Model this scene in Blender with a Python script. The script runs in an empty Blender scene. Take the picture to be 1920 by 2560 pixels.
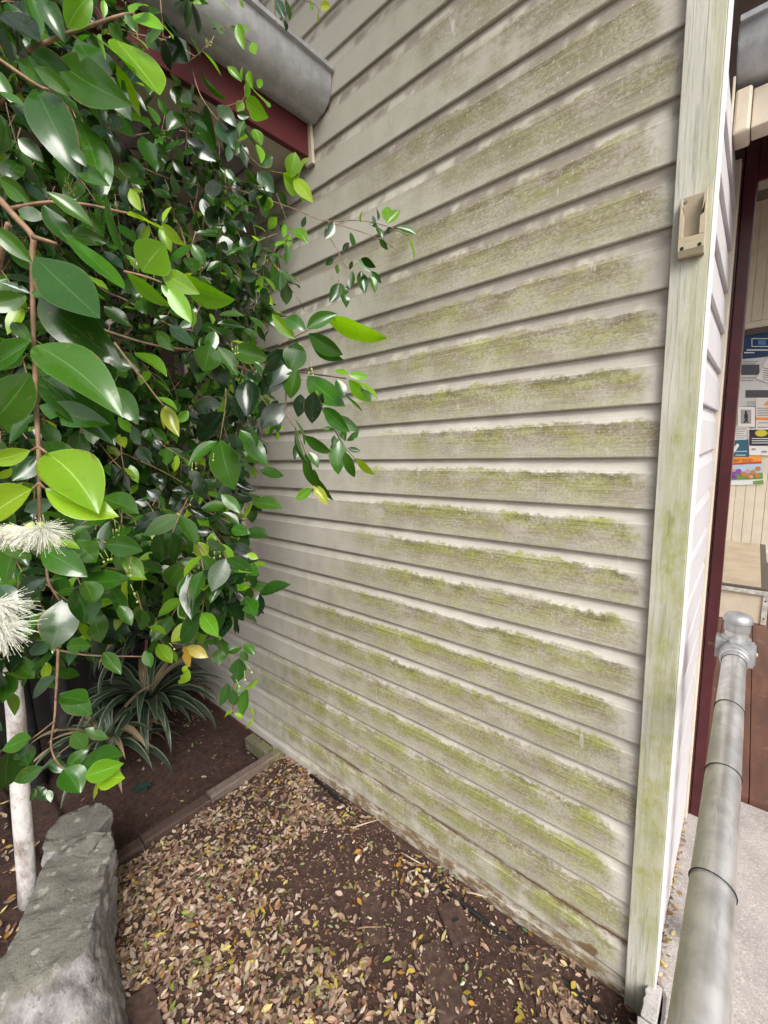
import bpy, bmesh, math, random
from mathutils import Vector, Matrix
R_ = math.radians
random.seed(7)
SC = bpy.context.scene
COL = SC.collection

# ------------------------------------------------------------------ camera, world, sun, exposure
F_PX, SRC_W, SRC_H = 1066.5, 1920.0, 2560.0
YAW, PITCH, ROLL = 0.85555, 0.15641, -0.03758
CAM = Vector((-1.19975, -0.11321, 1.62667))
_f = Vector((math.sin(YAW) * math.cos(PITCH), math.cos(YAW) * math.cos(PITCH), -math.sin(PITCH)))
_r = Vector((math.cos(YAW), -math.sin(YAW), 0))
_u = _r.cross(_f)
RT = math.cos(ROLL) * _r + math.sin(ROLL) * _u
UP = -math.sin(ROLL) * _r + math.cos(ROLL) * _u
FW = _f
cd = bpy.data.cameras.new('camera')
cam = bpy.data.objects.new('camera', cd)
COL.objects.link(cam)
cd.sensor_fit = 'HORIZONTAL'
cd.sensor_width = 36
cd.lens = 36 * F_PX / SRC_W
cd.clip_start = 0.02
cd.clip_end = 500
m3 = Matrix((RT, UP, -FW)).transposed()
cam.matrix_world = Matrix.Translation(CAM) @ m3.to_4x4()
SC.camera = cam

w = bpy.data.worlds.new('World')
SC.world = w
w.use_nodes = True
nt = w.node_tree
bg = nt.nodes['Background']
sky = nt.nodes.new('ShaderNodeTexSky')
sky.sky_type = 'NISHITA'
sky.sun_disc = False
SUN_EL, SUN_AZ = R_(46), R_(212)     # azimuth clockwise from +Y: the light comes from behind the camera
sky.sun_elevation = SUN_EL
sky.sun_rotation = SUN_AZ
sky.air_density = 1.0
sky.dust_density = 6.0
sky.ozone_density = 0.6
hs = nt.nodes.new('ShaderNodeHueSaturation')
hs.inputs['Saturation'].default_value = 0.25
nt.links.new(sky.outputs[0], hs.inputs['Color'])
nt.links.new(hs.outputs[0], bg.inputs[0])
bg.inputs[1].default_value = 0.13
sd = bpy.data.lights.new('sun', 'SUN')
sd.energy = 1.5
sd.angle = R_(30)
sd.color = (1.0, 0.97, 0.92)
so = bpy.data.objects.new('sun', sd)
COL.objects.link(so)
so.rotation_euler = Vector((-math.sin(SUN_AZ) * math.cos(SUN_EL), -math.cos(SUN_AZ) * math.cos(SUN_EL), -math.sin(SUN_EL))).to_track_quat('-Z', 'Y').to_euler()
SC.view_settings.view_transform = 'Standard'
SC.view_settings.look = 'None'
SC.view_settings.exposure = 0.66
SC.view_settings.gamma = 1

# ------------------------------------------------------------------ pixel helpers: where a point of the photograph stands at a known distance
def ray(px, py):
    return FW + RT * ((px - SRC_W / 2) / F_PX) - UP * ((py - SRC_H / 2) / F_PX)
def at(px, py, depth):
    return CAM + ray(px, py) * depth
def on(px, py, axis, val):
    d = ray(px, py)
    return CAM + d * ((val - CAM[axis]) / d[axis])
TILES = {'A': (0, 0, 3.318), 'B': (400, 0, 3.318), 'C': (0, 450, 3.318), 'D': (400, 450, 2.37), 'E': (0, 900, 3.318), 'F': (450, 850, 3.318),
         'G': (0, 1350, 4.1475), 'H': (250, 1300, 4.022), 'K': (0, 1300, 2.0737), 'Z': (0, 0, 0.8641)}
def tp(t, x, y):
    a = TILES[t]
    return a[0] + x / a[2], a[1] + y / a[2]

# ------------------------------------------------------------------ material helpers
class NT:
    def __init__(s, name):
        s.m = bpy.data.materials.new(name)
        s.m.use_nodes = True
        s.t = s.m.node_tree
        s.b = s.t.nodes['Principled BSDF']
        s.out = s.t.nodes['Material Output']
        s._obj = None
    def n(s, typ, **k):
        nd = s.t.nodes.new(typ)
        for a, v in k.items():
            setattr(nd, a, v)
        return nd
    def put(s, sock, v):
        if hasattr(v, 'is_linked') or isinstance(v, bpy.types.NodeSocket):
            s.t.links.new(v, sock)
        else:
            if isinstance(v, (tuple, list)) and len(v) == 3 and sock.type == 'RGBA':
                v = (*v, 1)
            sock.default_value = v
    def obj(s):
        if s._obj is None:
            s._obj = s.n('ShaderNodeTexCoord').outputs['Object']
        return s._obj
    def math(s, op, a, b=0.0, c=None, clamp=False):
        nd = s.n('ShaderNodeMath', operation=op, use_clamp=clamp)
        s.put(nd.inputs[0], a)
        s.put(nd.inputs[1], b)
        if c is not None:
            s.put(nd.inputs[2], c)
        return nd.outputs[0]
    def add(s, a, b): return s.math('ADD', a, b)
    def sub(s, a, b): return s.math('SUBTRACT', a, b)
    def mul(s, a, b): return s.math('MULTIPLY', a, b)
    def sstep(s, v, lo, hi):           # 0 at lo, 1 at hi (either order)
        nd = s.n('ShaderNodeMapRange', interpolation_type='SMOOTHSTEP')
        s.put(nd.inputs['Value'], v)
        if lo <= hi:
            a = (lo, hi, 0.0, 1.0)
        else:
            a = (hi, lo, 1.0, 0.0)
        for i, x in zip(('From Min', 'From Max', 'To Min', 'To Max'), a):
            nd.inputs[i].default_value = x
        return nd.outputs[0]
    def noise(s, scale=(1, 1, 1), detail=4, rough=0.55, vec=None, dist=0.0, off=(0, 0, 0)):
        mp = s.n('ShaderNodeMapping')
        s.put(mp.inputs['Vector'], vec if vec is not None else s.obj())
        mp.inputs['Scale'].default_value = scale if isinstance(scale, tuple) else (scale,) * 3
        mp.inputs['Location'].default_value = off
        nd = s.n('ShaderNodeTexNoise')
        s.put(nd.inputs['Vector'], mp.outputs[0])
        nd.inputs['Scale'].default_value = 1
        nd.inputs['Detail'].default_value = detail
        nd.inputs['Roughness'].default_value = rough
        nd.inputs['Distortion'].default_value = dist
        return nd.outputs[0]
    def voro(s, scale, vec=None):
        nd = s.n('ShaderNodeTexVoronoi')
        s.put(nd.inputs['Vector'], vec if vec is not None else s.obj())
        nd.inputs['Scale'].default_value = scale
        return nd.outputs['Distance'], nd.outputs['Color']
    def mix(s, fac, a, b):
        nd = s.n('ShaderNodeMix', data_type='RGBA')
        s.put(nd.inputs[0], fac)
        s.put(nd.inputs[6], a)
        s.put(nd.inputs[7], b)
        return nd.outputs[2]
    def ramp(s, fac, stops):
        nd = s.n('ShaderNodeValToRGB')
        s.put(nd.inputs[0], fac)
        e = nd.color_ramp.elements
        while len(e) < len(stops):
            e.new(0.5)
        for el, (p, c) in zip(e, stops):
            el.position = p
            el.color = (*c, 1) if not isinstance(c, (int, float)) else (c, c, c, 1)
        return nd.outputs[0]
    def sep(s, v=None):
        nd = s.n('ShaderNodeSeparateXYZ')
        s.put(nd.inputs[0], v if v is not None else s.obj())
        return nd.outputs
    def bump(s, h, strength=0.4, dist=0.004):
        nd = s.n('ShaderNodeBump')
        s.put(nd.inputs['Height'], h)
        nd.inputs['Strength'].default_value = strength
        nd.inputs['Distance'].default_value = dist
        s.t.links.new(nd.outputs[0], s.b.inputs['Normal'])
    def set(s, **k):
        for a, v in k.items():
            s.put(s.b.inputs[a.replace('_', ' ')], v)
        return s.m

def mat_plain(name, c, rough=0.6, var=0.15, scale=18.0, dirt=None, bump=0.15, metallic=0.0, dirt_lo=0.55):
    t = NT(name)
    n1 = t.noise(scale, 5)
    dark = tuple(x * (1 - var) for x in c)
    lite = tuple(min(1, x * (1 + var)) for x in c)
    col = t.mix(t.sstep(n1, .3, .7), dark, lite)
    if dirt:
        n2 = t.noise(scale * .45, 6, .65, off=(3, 7, 1))
        col = t.mix(t.sstep(n2, dirt_lo, dirt_lo + .18), col, dirt)
    t.bump(t.noise(scale * 9, 4), bump, .0015)
    return t.set(Base_Color=col, Roughness=rough, Metallic=metallic)

# ---- the mossy weatherboards of the side wall
BZ0, BE = 0.073, 0.125
def mat_siding():
    t = NT('mossy_weatherboard_paint')
    x, y, z = t.sep()
    bz = t.math('DIVIDE', t.sub(z, BZ0), BE)
    idx = t.math('FLOOR', bz)
    u = t.sub(bz, idx)
    wn = t.n('ShaderNodeTexWhiteNoise', noise_dimensions='1D')
    t.put(wn.inputs['W'], idx)
    rnd = wn.outputs['Value']
    n_edge = t.noise((1, 55, 70), 5, .65)
    n_edge2 = t.noise((1, 14, 8), 3, .5, off=(0, 5, 2))
    n_mid = t.noise((1, 9, 14), 5, .6, off=(0, 1, 9))
    n_big = t.noise((1, 3.2, 3.2), 4, .6, off=(0, 4, 3))
    n_fine = t.noise((1, 120, 160), 4, .7)
    grain = t.noise((1, 7, 270), 4, .7, dist=.6)
    # painted board: pale pinkish grey, yellower higher up where dirt and painted-in shade mix
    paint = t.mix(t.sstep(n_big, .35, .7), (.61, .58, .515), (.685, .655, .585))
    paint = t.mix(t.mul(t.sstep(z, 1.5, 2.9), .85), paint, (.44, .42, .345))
    paint = t.mix(t.mul(t.sstep(grain, .52, .72), .22), paint, (.36, .34, .32))
    paint = t.mix(t.mul(t.sstep(n_mid, .5, .8), .35), paint, (.42, .39, .35))
    # brown grime under each overlap and along the chamfer
    ug = t.add(u, t.mul(t.sub(n_edge, .5), .16))
    grime = t.mul(t.sstep(ug, .70, .97), t.sstep(n_mid, .22, .58))
    paint = t.mix(t.mul(grime, .42), paint, (.30, .25, .21))
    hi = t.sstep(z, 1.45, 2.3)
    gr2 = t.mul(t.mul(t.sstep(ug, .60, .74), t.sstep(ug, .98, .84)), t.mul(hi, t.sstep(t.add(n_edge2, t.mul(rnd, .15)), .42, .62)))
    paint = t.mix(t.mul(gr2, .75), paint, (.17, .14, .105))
    # where the moss grows
    lim = t.ramp(t.math('DIVIDE', z, 4.0), [(0.0, .95), (.08, .92), (.15, .80), (.22, .70), (.30, .57), (.42, .56), (.55, .50), (.68, .44), (.85, .30)])
    lim = t.add(t.mul(lim, 2.0), t.mul(t.sub(rnd, .5), .34))
    yl = t.sub(t.add(y, t.mul(t.sub(n_edge2, .5), .55)), lim)
    m_l = t.sstep(yl, .26, -.42)
    # rounded clean margin by the corner board
    corner = t.mul(t.math('POWER', t.math('ABSOLUTE', t.sub(u, .25)), 2.0), .14)
    yr = t.sub(t.add(y, t.mul(t.sub(n_edge, .5), .07)), corner)
    yr = t.sub(t.add(yr, t.mul(t.sub(n_edge2, .5), .05)), t.mul(t.sub(rnd, .5), .075))
    yr = t.add(yr, t.mul(t.sub(t.noise((1, 10, 26), 5, .7, off=(0, 12, 3)), .5), .10))
    m_r = t.sstep(yr, .040, .104)
    n_run = t.noise((1, 2.6, 6), 3, .6, off=(0, 15, 2))
    um = t.add(t.add(u, t.mul(t.sub(n_run, .46), .42)), t.add(t.mul(t.sub(n_edge, .5), .34), t.mul(t.sub(n_edge2, .5), .24)))
    um = t.sub(um, t.mul(t.sstep(z, 1.15, .35), t.mul(t.sstep(n_run, .36, .56), .15)))
    m_t = t.sstep(um, .82, .71)
    amt = t.ramp(t.math('DIVIDE', z, 4.0), [(0.0, .0), (.035, .35), (.075, 1.0), (.50, 1.0), (.62, .68), (.75, .42), (.9, .12)])
    drip0 = t.noise((1, 34, 4), 4, .65, off=(0, 2, 11))
    patch = t.add(t.mul(n_mid, .9), t.mul(n_big, .75))
    body = t.sstep(t.add(t.add(patch, t.mul(t.sub(drip0, .5), .5)), t.add(t.mul(amt, .66), t.mul(t.sub(rnd, .5), .30))), .66, 1.12)
    lowfade = t.add(.66, t.mul(t.sstep(u, .0, .5), .34))
    moss = t.mul(t.mul(t.mul(m_l, m_r), t.mul(m_t, body)), lowfade)
    n_col = t.noise((1, 7, 26), 5, .65, off=(0, 8, 4))
    n_col2 = t.noise((1, 30, 60), 4, .65, off=(0, 2, 6))
    mc = t.ramp(n_col, [(.32, (.30, .255, .19)), (.43, (.275, .245, .135)), (.54, (.325, .32, .12)), (.66, (.345, .365, .08)), (.8, (.34, .38, .055))])
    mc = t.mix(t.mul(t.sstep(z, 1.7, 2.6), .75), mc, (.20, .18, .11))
    mc = t.mix(t.mul(t.sstep(n_col2, .52, .72), .55), mc, (.205, .175, .085))
    mc = t.mix(t.mul(t.sstep(t.noise((1, 11, 18), 4, .6, off=(0, 3, 8)), .50, .66), .75), mc, (.345, .295, .25))
    drip = t.noise((1, 42, 5), 4, .65, off=(0, 6, 7))
    low = t.mul(t.sstep(t.add(u, t.mul(t.sub(drip, .5), .5)), .52, .05), t.sstep(n_col2, .30, .62))
    mc = t.mix(t.mul(low, .38), mc, (.30, .26, .205))
    vivid = t.mul(t.mul(t.sstep(u, .34, .62), t.sstep(t.add(n_mid, t.mul(rnd, .16)), .50, .66)), t.sstep(z, 2.1, 1.5))
    mc = t.mix(t.mul(vivid, .7), mc, (.30, .325, .05))
    mc = t.mix(t.mul(t.sstep(grain, .47, .36), .5), mc, (.14, .125, .065))
    spa = t.noise((1, 78, 95), 4, .75, off=(0, 4, 14))
    spb = t.noise((1, 105, 120), 3, .7, off=(0, 14, 4))
    mc = t.mix(t.mul(t.sstep(spa, .52, .62), .55), mc, (.175, .15, .085))
    mc = t.mix(t.mul(t.sstep(spa, .46, .36), .45), mc, (.42, .41, .22))
    edge_dark = t.mul(t.sstep(um, .57, .68), t.sstep(n_edge2, .36, .54))
    mc = t.mix(t.mul(edge_dark, t.add(.30, t.mul(t.sstep(n_run, .40, .60), .40))), mc, (.11, .092, .038))
    mfac = t.mul(moss, t.sub(1.0, t.mul(t.sstep(grain, .50, .64), .32)))
    mfac = t.mul(mfac, t.add(.50, t.mul(t.sstep(t.add(t.mul(n_fine, .5), t.mul(n_mid, .5)), .38, .54), .50)))
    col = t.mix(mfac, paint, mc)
    # pale crust of lichen at the top edge of the moss and dots everywhere on it
    vd, vc = t.voro(44.0)
    vr = t.sep(vc)[0]
    dots = t.mul(t.mul(t.sstep(t.add(vd, t.mul(t.sub(n_fine, .5), .32)), .24, .15), t.sstep(vr, .84, .87)), t.sstep(moss, .2, .5))
    crust = t.mul(t.mul(t.sstep(um, .62, .70), t.sstep(um, .80, .74)), t.mul(t.sstep(n_fine, .55, .66), t.mul(m_l, m_r)))
    col = t.mix(t.mul(dots, .85), col, (.66, .66, .58))
    col = t.mix(t.mul(crust, .45), col, (.66, .63, .57))
    flake = t.mul(t.mul(t.sstep(spb, .60, .66), t.sstep(t.add(n_mid, n_edge2), .92, 1.12)), t.sstep(moss, .15, .45))
    col = t.mix(t.mul(flake, .75), col, (.62, .60, .52))
    # bare scrapes with running drips
    scr = t.mul(t.sstep(t.noise((1, 26, 7), 4, .6, off=(0, 9, 1)), .66, .73), .7)
    col = t.mix(scr, col, (.60, .57, .53))
    # rusty soil splash on the lowest boards
    rn = t.noise((1, 8, 30), 5, .65, off=(0, 6, 6))
    r1 = t.mul(t.sstep(t.add(z, t.mul(t.sub(n_edge2, .5), .09)), .078, .048), t.sstep(t.add(t.mul(rn, .6), t.mul(n_mid, .4)), .32, .46))
    r1 = t.mul(r1, t.add(.25, t.mul(t.sstep(t.noise((1, 15, 38), 5, .72, off=(0, 3, 17)), .40, .56), .75)))
    r2 = t.mul(t.mul(t.sstep(t.add(z, t.mul(t.sub(n_edge, .5), .05)), .168, .188), t.sstep(z, .215, .20)), t.sstep(rn, .40, .50))
    r3 = t.mul(t.mul(t.sstep(u, .75, .30), t.sstep(z, .20, .17)), t.mul(t.sstep(y, .3, .16), t.sstep(n_mid, .50, .58)))
    rust = t.math('MAXIMUM', r1, t.math('MAXIMUM', r2, r3), clamp=True)
    rust = t.mul(rust, t.sstep(y, 1.55, 1.25))
    col = t.mix(t.mul(rust, .92), col, t.mix(t.sstep(n_fine, .35, .65), (.125, .068, .020), (.20, .125, .050)))
    spk = t.noise((1, 320, 320), 2, .6)
    col = t.mix(t.mul(t.sstep(spk, .62, .72), t.mul(t.sstep(z, .9, .1), .5)), col, (.22, .18, .15))
    h = t.add(t.add(t.mul(grain, .55), t.mul(n_fine, .25)), t.mul(mfac, t.mul(n_col2, .9)))
    t.bump(h, .55, .0022)
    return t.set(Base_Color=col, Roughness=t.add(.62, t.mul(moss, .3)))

def mat_corner():
    t = NT('mossy_corner_board_paint')
    x, y, z = t.sep()
    grain = t.noise((1, 150, 5.0), 4, .7, dist=.9)
    n_big = t.noise((1, 22, 4.5), 4, .6)
    n_mid = t.noise((1, 60, 14), 5, .65, off=(0, 3, 1))
    n_blot = t.noise((1, 12, 9), 4, .6, off=(0, 7, 5))
    paint = t.mix(t.sstep(n_big, .35, .65), (.50, .495, .42), (.60, .585, .515))
    paint = t.mix(t.mul(t.sstep(grain, .50, .66), .62), paint, (.23, .25, .18))
    # moss creeps in from the outer edge, the farther the lower
    wid = t.ramp(t.math('DIVIDE', z, 4.0), [(0.0, .0), (.055, .03), (.085, .75), (.14, .85), (.22, .62), (.30, .52), (.36, .62), (.42, .50), (.49, .30), (.56, .14), (.75, .10)])
    e = t.sub(t.mul(wid, .062), t.add(y, t.mul(t.sub(n_mid, .5), .035)))
    m = t.sstep(e, -.010, .006)
    m2 = t.mul(t.sstep(t.add(t.mul(n_blot, .7), t.mul(n_mid, .3)), .36, .72), t.sstep(z, .24, .36))
    m2 = t.mul(m2, t.sstep(z, 2.0, 1.5))
    m = t.math('MAXIMUM', t.mul(m, t.add(.35, t.mul(m2, .8))), t.mul(m2, t.add(.55, t.mul(t.sstep(z, 1.5, .8), .3))), clamp=True)
    m = t.mul(m, t.add(.62, t.mul(t.sstep(t.noise((1, 70, 40), 4, .7, off=(0, 9, 9)), .36, .58), .38)))
    mc = t.mix(t.sstep(t.add(t.mul(n_blot, .65), t.mul(n_mid, .35)), .40, .66), (.36, .365, .115), (.30, .32, .055))
    mc = t.mix(t.mul(t.sstep(t.noise((1, 16, 6), 3, .6, off=(0, 1, 12)), .60, .70), .65), mc, (.17, .165, .05))
    col = t.mix(t.mul(m, t.sub(.92, t.mul(t.sstep(grain, .5, .64), .3))), paint, mc)
    vd, vc = t.voro(60.0)
    bare = t.mul(t.sstep(t.noise((1, 34, 22), 3, .6, off=(0, 2, 3)), .68, .72), t.sstep(z, .9, .5))
    col = t.mix(t.mul(bare, .7), col, (.58, .59, .54))
    spk = t.noise((1, 300, 300), 2, .6)
    col = t.mix(t.mul(t.sstep(spk, .58, .70), t.mul(t.sstep(z, .34, .2), .55)), col, (.23, .20, .17))
    dirt = t.sstep(t.add(z, t.mul(t.sub(n_mid, .5), .06)), .10, .02)
    col = t.mix(t.mul(dirt, .7), col, (.19, .17, .12))
    t.bump(t.add(t.mul(grain, .8), t.mul(n_mid, .3)), .6, .002)
    return t.set(Base_Color=col, Roughness=.72)

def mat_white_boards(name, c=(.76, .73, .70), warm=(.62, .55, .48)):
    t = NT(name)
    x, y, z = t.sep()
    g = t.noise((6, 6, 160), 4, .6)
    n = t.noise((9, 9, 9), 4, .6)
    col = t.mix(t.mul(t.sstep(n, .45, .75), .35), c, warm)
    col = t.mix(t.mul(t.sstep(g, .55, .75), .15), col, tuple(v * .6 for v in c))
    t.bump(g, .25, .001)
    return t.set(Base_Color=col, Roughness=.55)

def mat_galv(name, c=(.45, .46, .46), rough=.42, metallic=.55, mott=.5):
    t = NT(name)
    n1 = t.noise(26, 5, .6)
    n2 = t.noise((7, 60, 60), 5, .65, off=(2, 1, 4))
    vd, vc = t.voro(70.0)
    sp = t.sep(vc)[0]
    col = t.mix(t.sstep(n1, .35, .68), tuple(v * (1 - .5 * mott) for v in c), tuple(min(1, v * (1 + .4 * mott)) for v in c))
    col = t.mix(t.mul(sp, .12), col, tuple(min(1, v * 1.35) for v in c))
    col = t.mix(t.mul(t.sstep(n2, .56, .70), mott), col, (.20, .19, .17))
    ro = t.add(rough - .08, t.mul(n1, .28))
    t.bump(t.noise(140, 3), .12, .0008)
    return t.set(Base_Color=col, Roughness=ro, Metallic=metallic)

def mat_soil():
    t = NT('red_brown_soil')
    n1 = t.noise(5, 6, .65)
    n2 = t.noise(38, 6, .7, off=(1, 4, 2))
    n3 = t.noise(170, 4, .7)
    col = t.ramp(n2, [(.28, (.030, .016, .011)), (.5, (.082, .040, .029)), (.72, (.13, .070, .052))])
    col = t.mix(t.mul(t.sstep(n1, .40, .68), .5), col, (.050, .029, .024))
    vd, vc = t.voro(210.0)
    vr = t.sep(vc)[0]
    col = t.mix(t.mul(t.mul(t.sstep(vd, .34, .2), t.sstep(vr, .90, .92)), .8), col, (.30, .23, .17))
    t.bump(t.add(t.mul(n2, 1.0), t.mul(n3, .7)), 1.0, .016)
    return t.set(Base_Color=col, Roughness=.95)

def mat_concrete(name, c=(.34, .31, .295), agg=True, stain=(.16, .15, .12)):
    t = NT(name)
    n1 = t.noise(7, 6, .65)
    n2 = t.noise(60, 5, .7, off=(3, 3, 3))
    col = t.mix(t.sstep(n1, .35, .7), tuple(v * .82 for v in c), tuple(v * 1.12 for v in c))
    if agg:
        vd, vc = t.voro(270.0)
        cr = t.sep(vc)
        col = t.mix(t.mul(t.sstep(cr[0], .55, .95), .40), col, (.22, .17, .14))
        col = t.mix(t.mul(t.sstep(cr[1], .72, .95), .45), col, (.55, .51, .47))
    col = t.mix(t.mul(t.sstep(n2, .56, .72), .45), col, stain)
    x, y, z = t.sep()
    t.bump(t.add(n2, t.noise(260, 3)), .35, .003)
    return t.set(Base_Color=col, Roughness=.85)

def mat_stone():
    t = NT('weathered_lichen_stone')
    geo = t.n('ShaderNodeNewGeometry')
    nz = t.sep(geo.outputs['Normal'])[2]
    n1 = t.noise(6, 6, .65)
    n2 = t.noise((26, 26, 12), 6, .68, off=(1, 1, 4))
    n3 = t.noise(110, 4, .7)
    side = t.ramp(n2, [(.28, (.085, .08, .078)), (.46, (.19, .175, .175)), (.62, (.32, .30, .30)), (.78, (.50, .475, .475))])
    top = t.ramp(n1, [(.30, (.10, .095, .078)), (.55, (.18, .172, .145)), (.75, (.25, .24, .215))])
    up = t.sstep(t.add(nz, t.mul(t.sub(n2, .5), .4)), .70, .93)
    col = t.mix(up, side, top)
    vd, vc = t.voro(34.0)
    vr = t.sep(vc)[0]
    lich = t.mul(t.sstep(t.add(vd, t.mul(t.sub(n3, .5), .2)), .34, .26), t.sstep(vr, .80, .83))
    col = t.mix(t.mul(lich, t.mul(up, .75)), col, (.36, .37, .30))
    ln = t.noise((17, 17, 17), 5, .7, off=(5, 2, 2))
    col = t.mix(t.mul(t.sstep(ln, .57, .62), .55), col, (.34, .34, .29))
    col = t.mix(t.mul(t.sstep(t.noise(48, 4, .7, off=(8, 2, 2)), .60, .68), .6), col, (.055, .05, .045))
    vo = t.n('ShaderNodeTexVoronoi', feature='DISTANCE_TO_EDGE')
    t.put(vo.inputs['Vector'], t.obj())
    vo.inputs['Scale'].default_value = 4.2
    crack = t.sstep(t.add(vo.outputs['Distance'], t.mul(t.sub(n2, .5), .12)), .010, .002)
    crack = t.mul(crack, t.sstep(n1, .54, .62))
    col = t.mix(t.mul(crack, .8), col, (.04, .036, .034))
    moss = t.mul(t.sstep(n1, .55, .7), up)
    col = t.mix(t.mul(moss, .5), col, (.10, .105, .045))
    t.bump(t.sub(t.add(t.mul(n2, 1.0), t.mul(n3, .5)), crack), .85, .012)
    return t.set(Base_Color=col, Roughness=.9)

def mat_timber(name, c, grain_axis=0, moss=0.0):
    t = NT(name)
    sc = [150, 150, 150]
    sc[grain_axis] = 5
    g = t.noise(tuple(sc), 5, .65, dist=.5)
    n = t.noise(9, 5, .6)
    col = t.mix(t.sstep(g, .3, .7), tuple(v * .62 for v in c), tuple(v * 1.25 for v in c))
    if moss:
        col = t.mix(t.mul(t.sstep(n, .60 - .16 * moss, .72), .8), col, (.16, .17, .05))
        n2 = t.noise(30, 4, .6, off=(4, 4, 4))
        col = t.mix(t.mul(t.sstep(n2, .60, .68), .6 * moss), col, (.42, .43, .36))
    t.bump(t.add(g, t.mul(n, .5)), .5, .004)
    return t.set(Base_Color=col, Roughness=.85)

def mat_leaf(name='glossy_leaf', rough=.24, trans=.30, striped=False, dry=False):
    t = NT(name)
    ca = t.n('ShaderNodeAttribute', attribute_name='Col').outputs['Color']
    lv = t.n('ShaderNodeAttribute', attribute_name='luv').outputs['Vector']
    x, y, z = t.sep(lv)
    ax = t.math('ABSOLUTE', x)
    n = t.noise(70, 4, .6)
    n2 = t.noise(14, 3, .5, off=(2, 2, 2))
    hsv = t.n('ShaderNodeHueSaturation')
    t.put(hsv.inputs['Color'], ca)
    t.put(hsv.inputs['Value'], t.add(.80, t.mul(n2, .4)))
    col = hsv.outputs[0]
    b2 = t.n('ShaderNodeHueSaturation')
    t.put(b2.inputs['Color'], ca)
    b2.inputs['Value'].default_value = 2.2
    b2.inputs['Saturation'].default_value = .85
    if striped:
        col = t.mix(t.mul(t.sstep(t.math('ABSOLUTE', t.sub(ax, .80)), .16, .08), .75), col, (.30, .34, .24))
        col = t.mix(t.mul(t.sstep(ax, .10, .04), .6), col, (.22, .27, .18))
        col = t.mix(t.mul(t.sstep(t.math('ABSOLUTE', t.sub(ax, .42)), .06, .03), .4), col, (.2, .24, .18))
    elif dry:
        col = t.mix(t.mul(t.sstep(ax, .10, .03), .5), col, b2.outputs[0])
        col = t.mix(t.mul(t.sstep(n, .55, .68), .5), col, (.10, .055, .03))
    else:
        col = t.mix(t.mul(t.sstep(ax, .05, .02), .55), col, b2.outputs[0])          # midrib
        vein = t.math('SINE', t.mul(t.sub(y, t.mul(ax, .22)), 75.0))
        col = t.mix(t.mul(t.sstep(vein, .80, 1.0), .06), col, b2.outputs[0])
        edge = t.sstep(ax, .93, .99)
        col = t.mix(t.mul(edge, .45), col, b2.outputs[0])
        spots = t.sstep(t.noise(170, 2, .5, off=(7, 7, 7)), .66, .71)
        col = t.mix(t.mul(spots, .45), col, (.15, .12, .05))
        brown = t.mul(t.sstep(t.add(ax, t.mul(n, .5)), 1.16, 1.26), t.sstep(n2, .50, .58))
        col = t.mix(t.mul(brown, .8), col, (.16, .09, .035))
    geo = t.n('ShaderNodeNewGeometry')
    pale = t.n('ShaderNodeHueSaturation')
    t.put(pale.inputs['Color'], col)
    pale.inputs['Saturation'].default_value = .75
    pale.inputs['Value'].default_value = 1.25
    col = t.mix(geo.outputs['Backfacing'], col, pale.outputs[0])
    ro = t.add(rough, t.mul(geo.outputs['Backfacing'], .25))
    ro = t.add(ro, t.mul(t.sstep(n2, .48, .7), .12))
    if not dry:
        h = t.add(t.mul(t.noise(26, 3, .5), 1.0), t.mul(n, .25))
        t.bump(h, .22, .0016)
    else:
        t.bump(n, .3, .002)
    t.set(Base_Color=col, Roughness=ro)
    t.b.inputs['Specular IOR Level'].default_value = .3 if dry else .6
    if trans:
        tr = t.n('ShaderNodeBsdfTranslucent')
        tc = t.n('ShaderNodeHueSaturation')
        t.put(tc.inputs['Color'], ca)
        tc.inputs['Value'].default_value = 1.9
        tc.inputs['Saturation'].default_value = 1.1
        t.put(tr.inputs['Color'], tc.outputs[0])
        mx = t.n('ShaderNodeMixShader')
        mx.inputs[0].default_value = trans
        t.t.links.new(t.b.outputs[0], mx.inputs[1])
        t.t.links.new(tr.outputs[0], mx.inputs[2])
        t.t.links.new(mx.outputs[0], t.out.inputs[0])
    return t.m

def mat_flat(name, c, rough=.5, metallic=0.0):
    t = NT(name)
    n = t.noise(60, 3)
    col = t.mix(t.sstep(n, .3, .7), tuple(v * .93 for v in c), tuple(min(1, v * 1.05) for v in c))
    return t.set(Base_Color=col, Roughness=rough, Metallic=metallic)

def mat_floor():
    t = NT('worn_red_timber_floor')
    n1 = t.noise((2, 9, 9), 5, .6)
    g = t.noise((3, 150, 20), 4, .6)
    col = t.mix(t.sstep(n1, .36, .66), (.085, .040, .030), (.155, .066, .044))
    col = t.mix(t.mul(t.sstep(g, .5, .7), .4), col, (.07, .035, .028))
    col = t.mix(t.mul(t.sstep(t.noise(14, 4, .6, off=(5, 1, 1)), .6, .72), .5), col, (.25, .17, .13))
    t.bump(g, .3, .002)
    return t.set(Base_Color=col, Roughness=.55)

def mat_bark():
    t = NT('pale_lichen_bark')
    n1 = t.noise((14, 14, 7), 6, .68)
    n2 = t.noise(60, 4, .65, off=(1, 2, 3))
    col = t.ramp(n1, [(.26, (.14, .11, .095)), (.38, (.34, .29, .27)), (.50, (.60, .57, .55)), (.68, (.74, .73, .70))])
    col = t.mix(t.mul(t.sstep(n2, .55, .7), .6), col, (.20, .20, .12))
    t.bump(t.add(n1, n2), .6, .006)
    return t.set(Base_Color=col, Roughness=.9)

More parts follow.
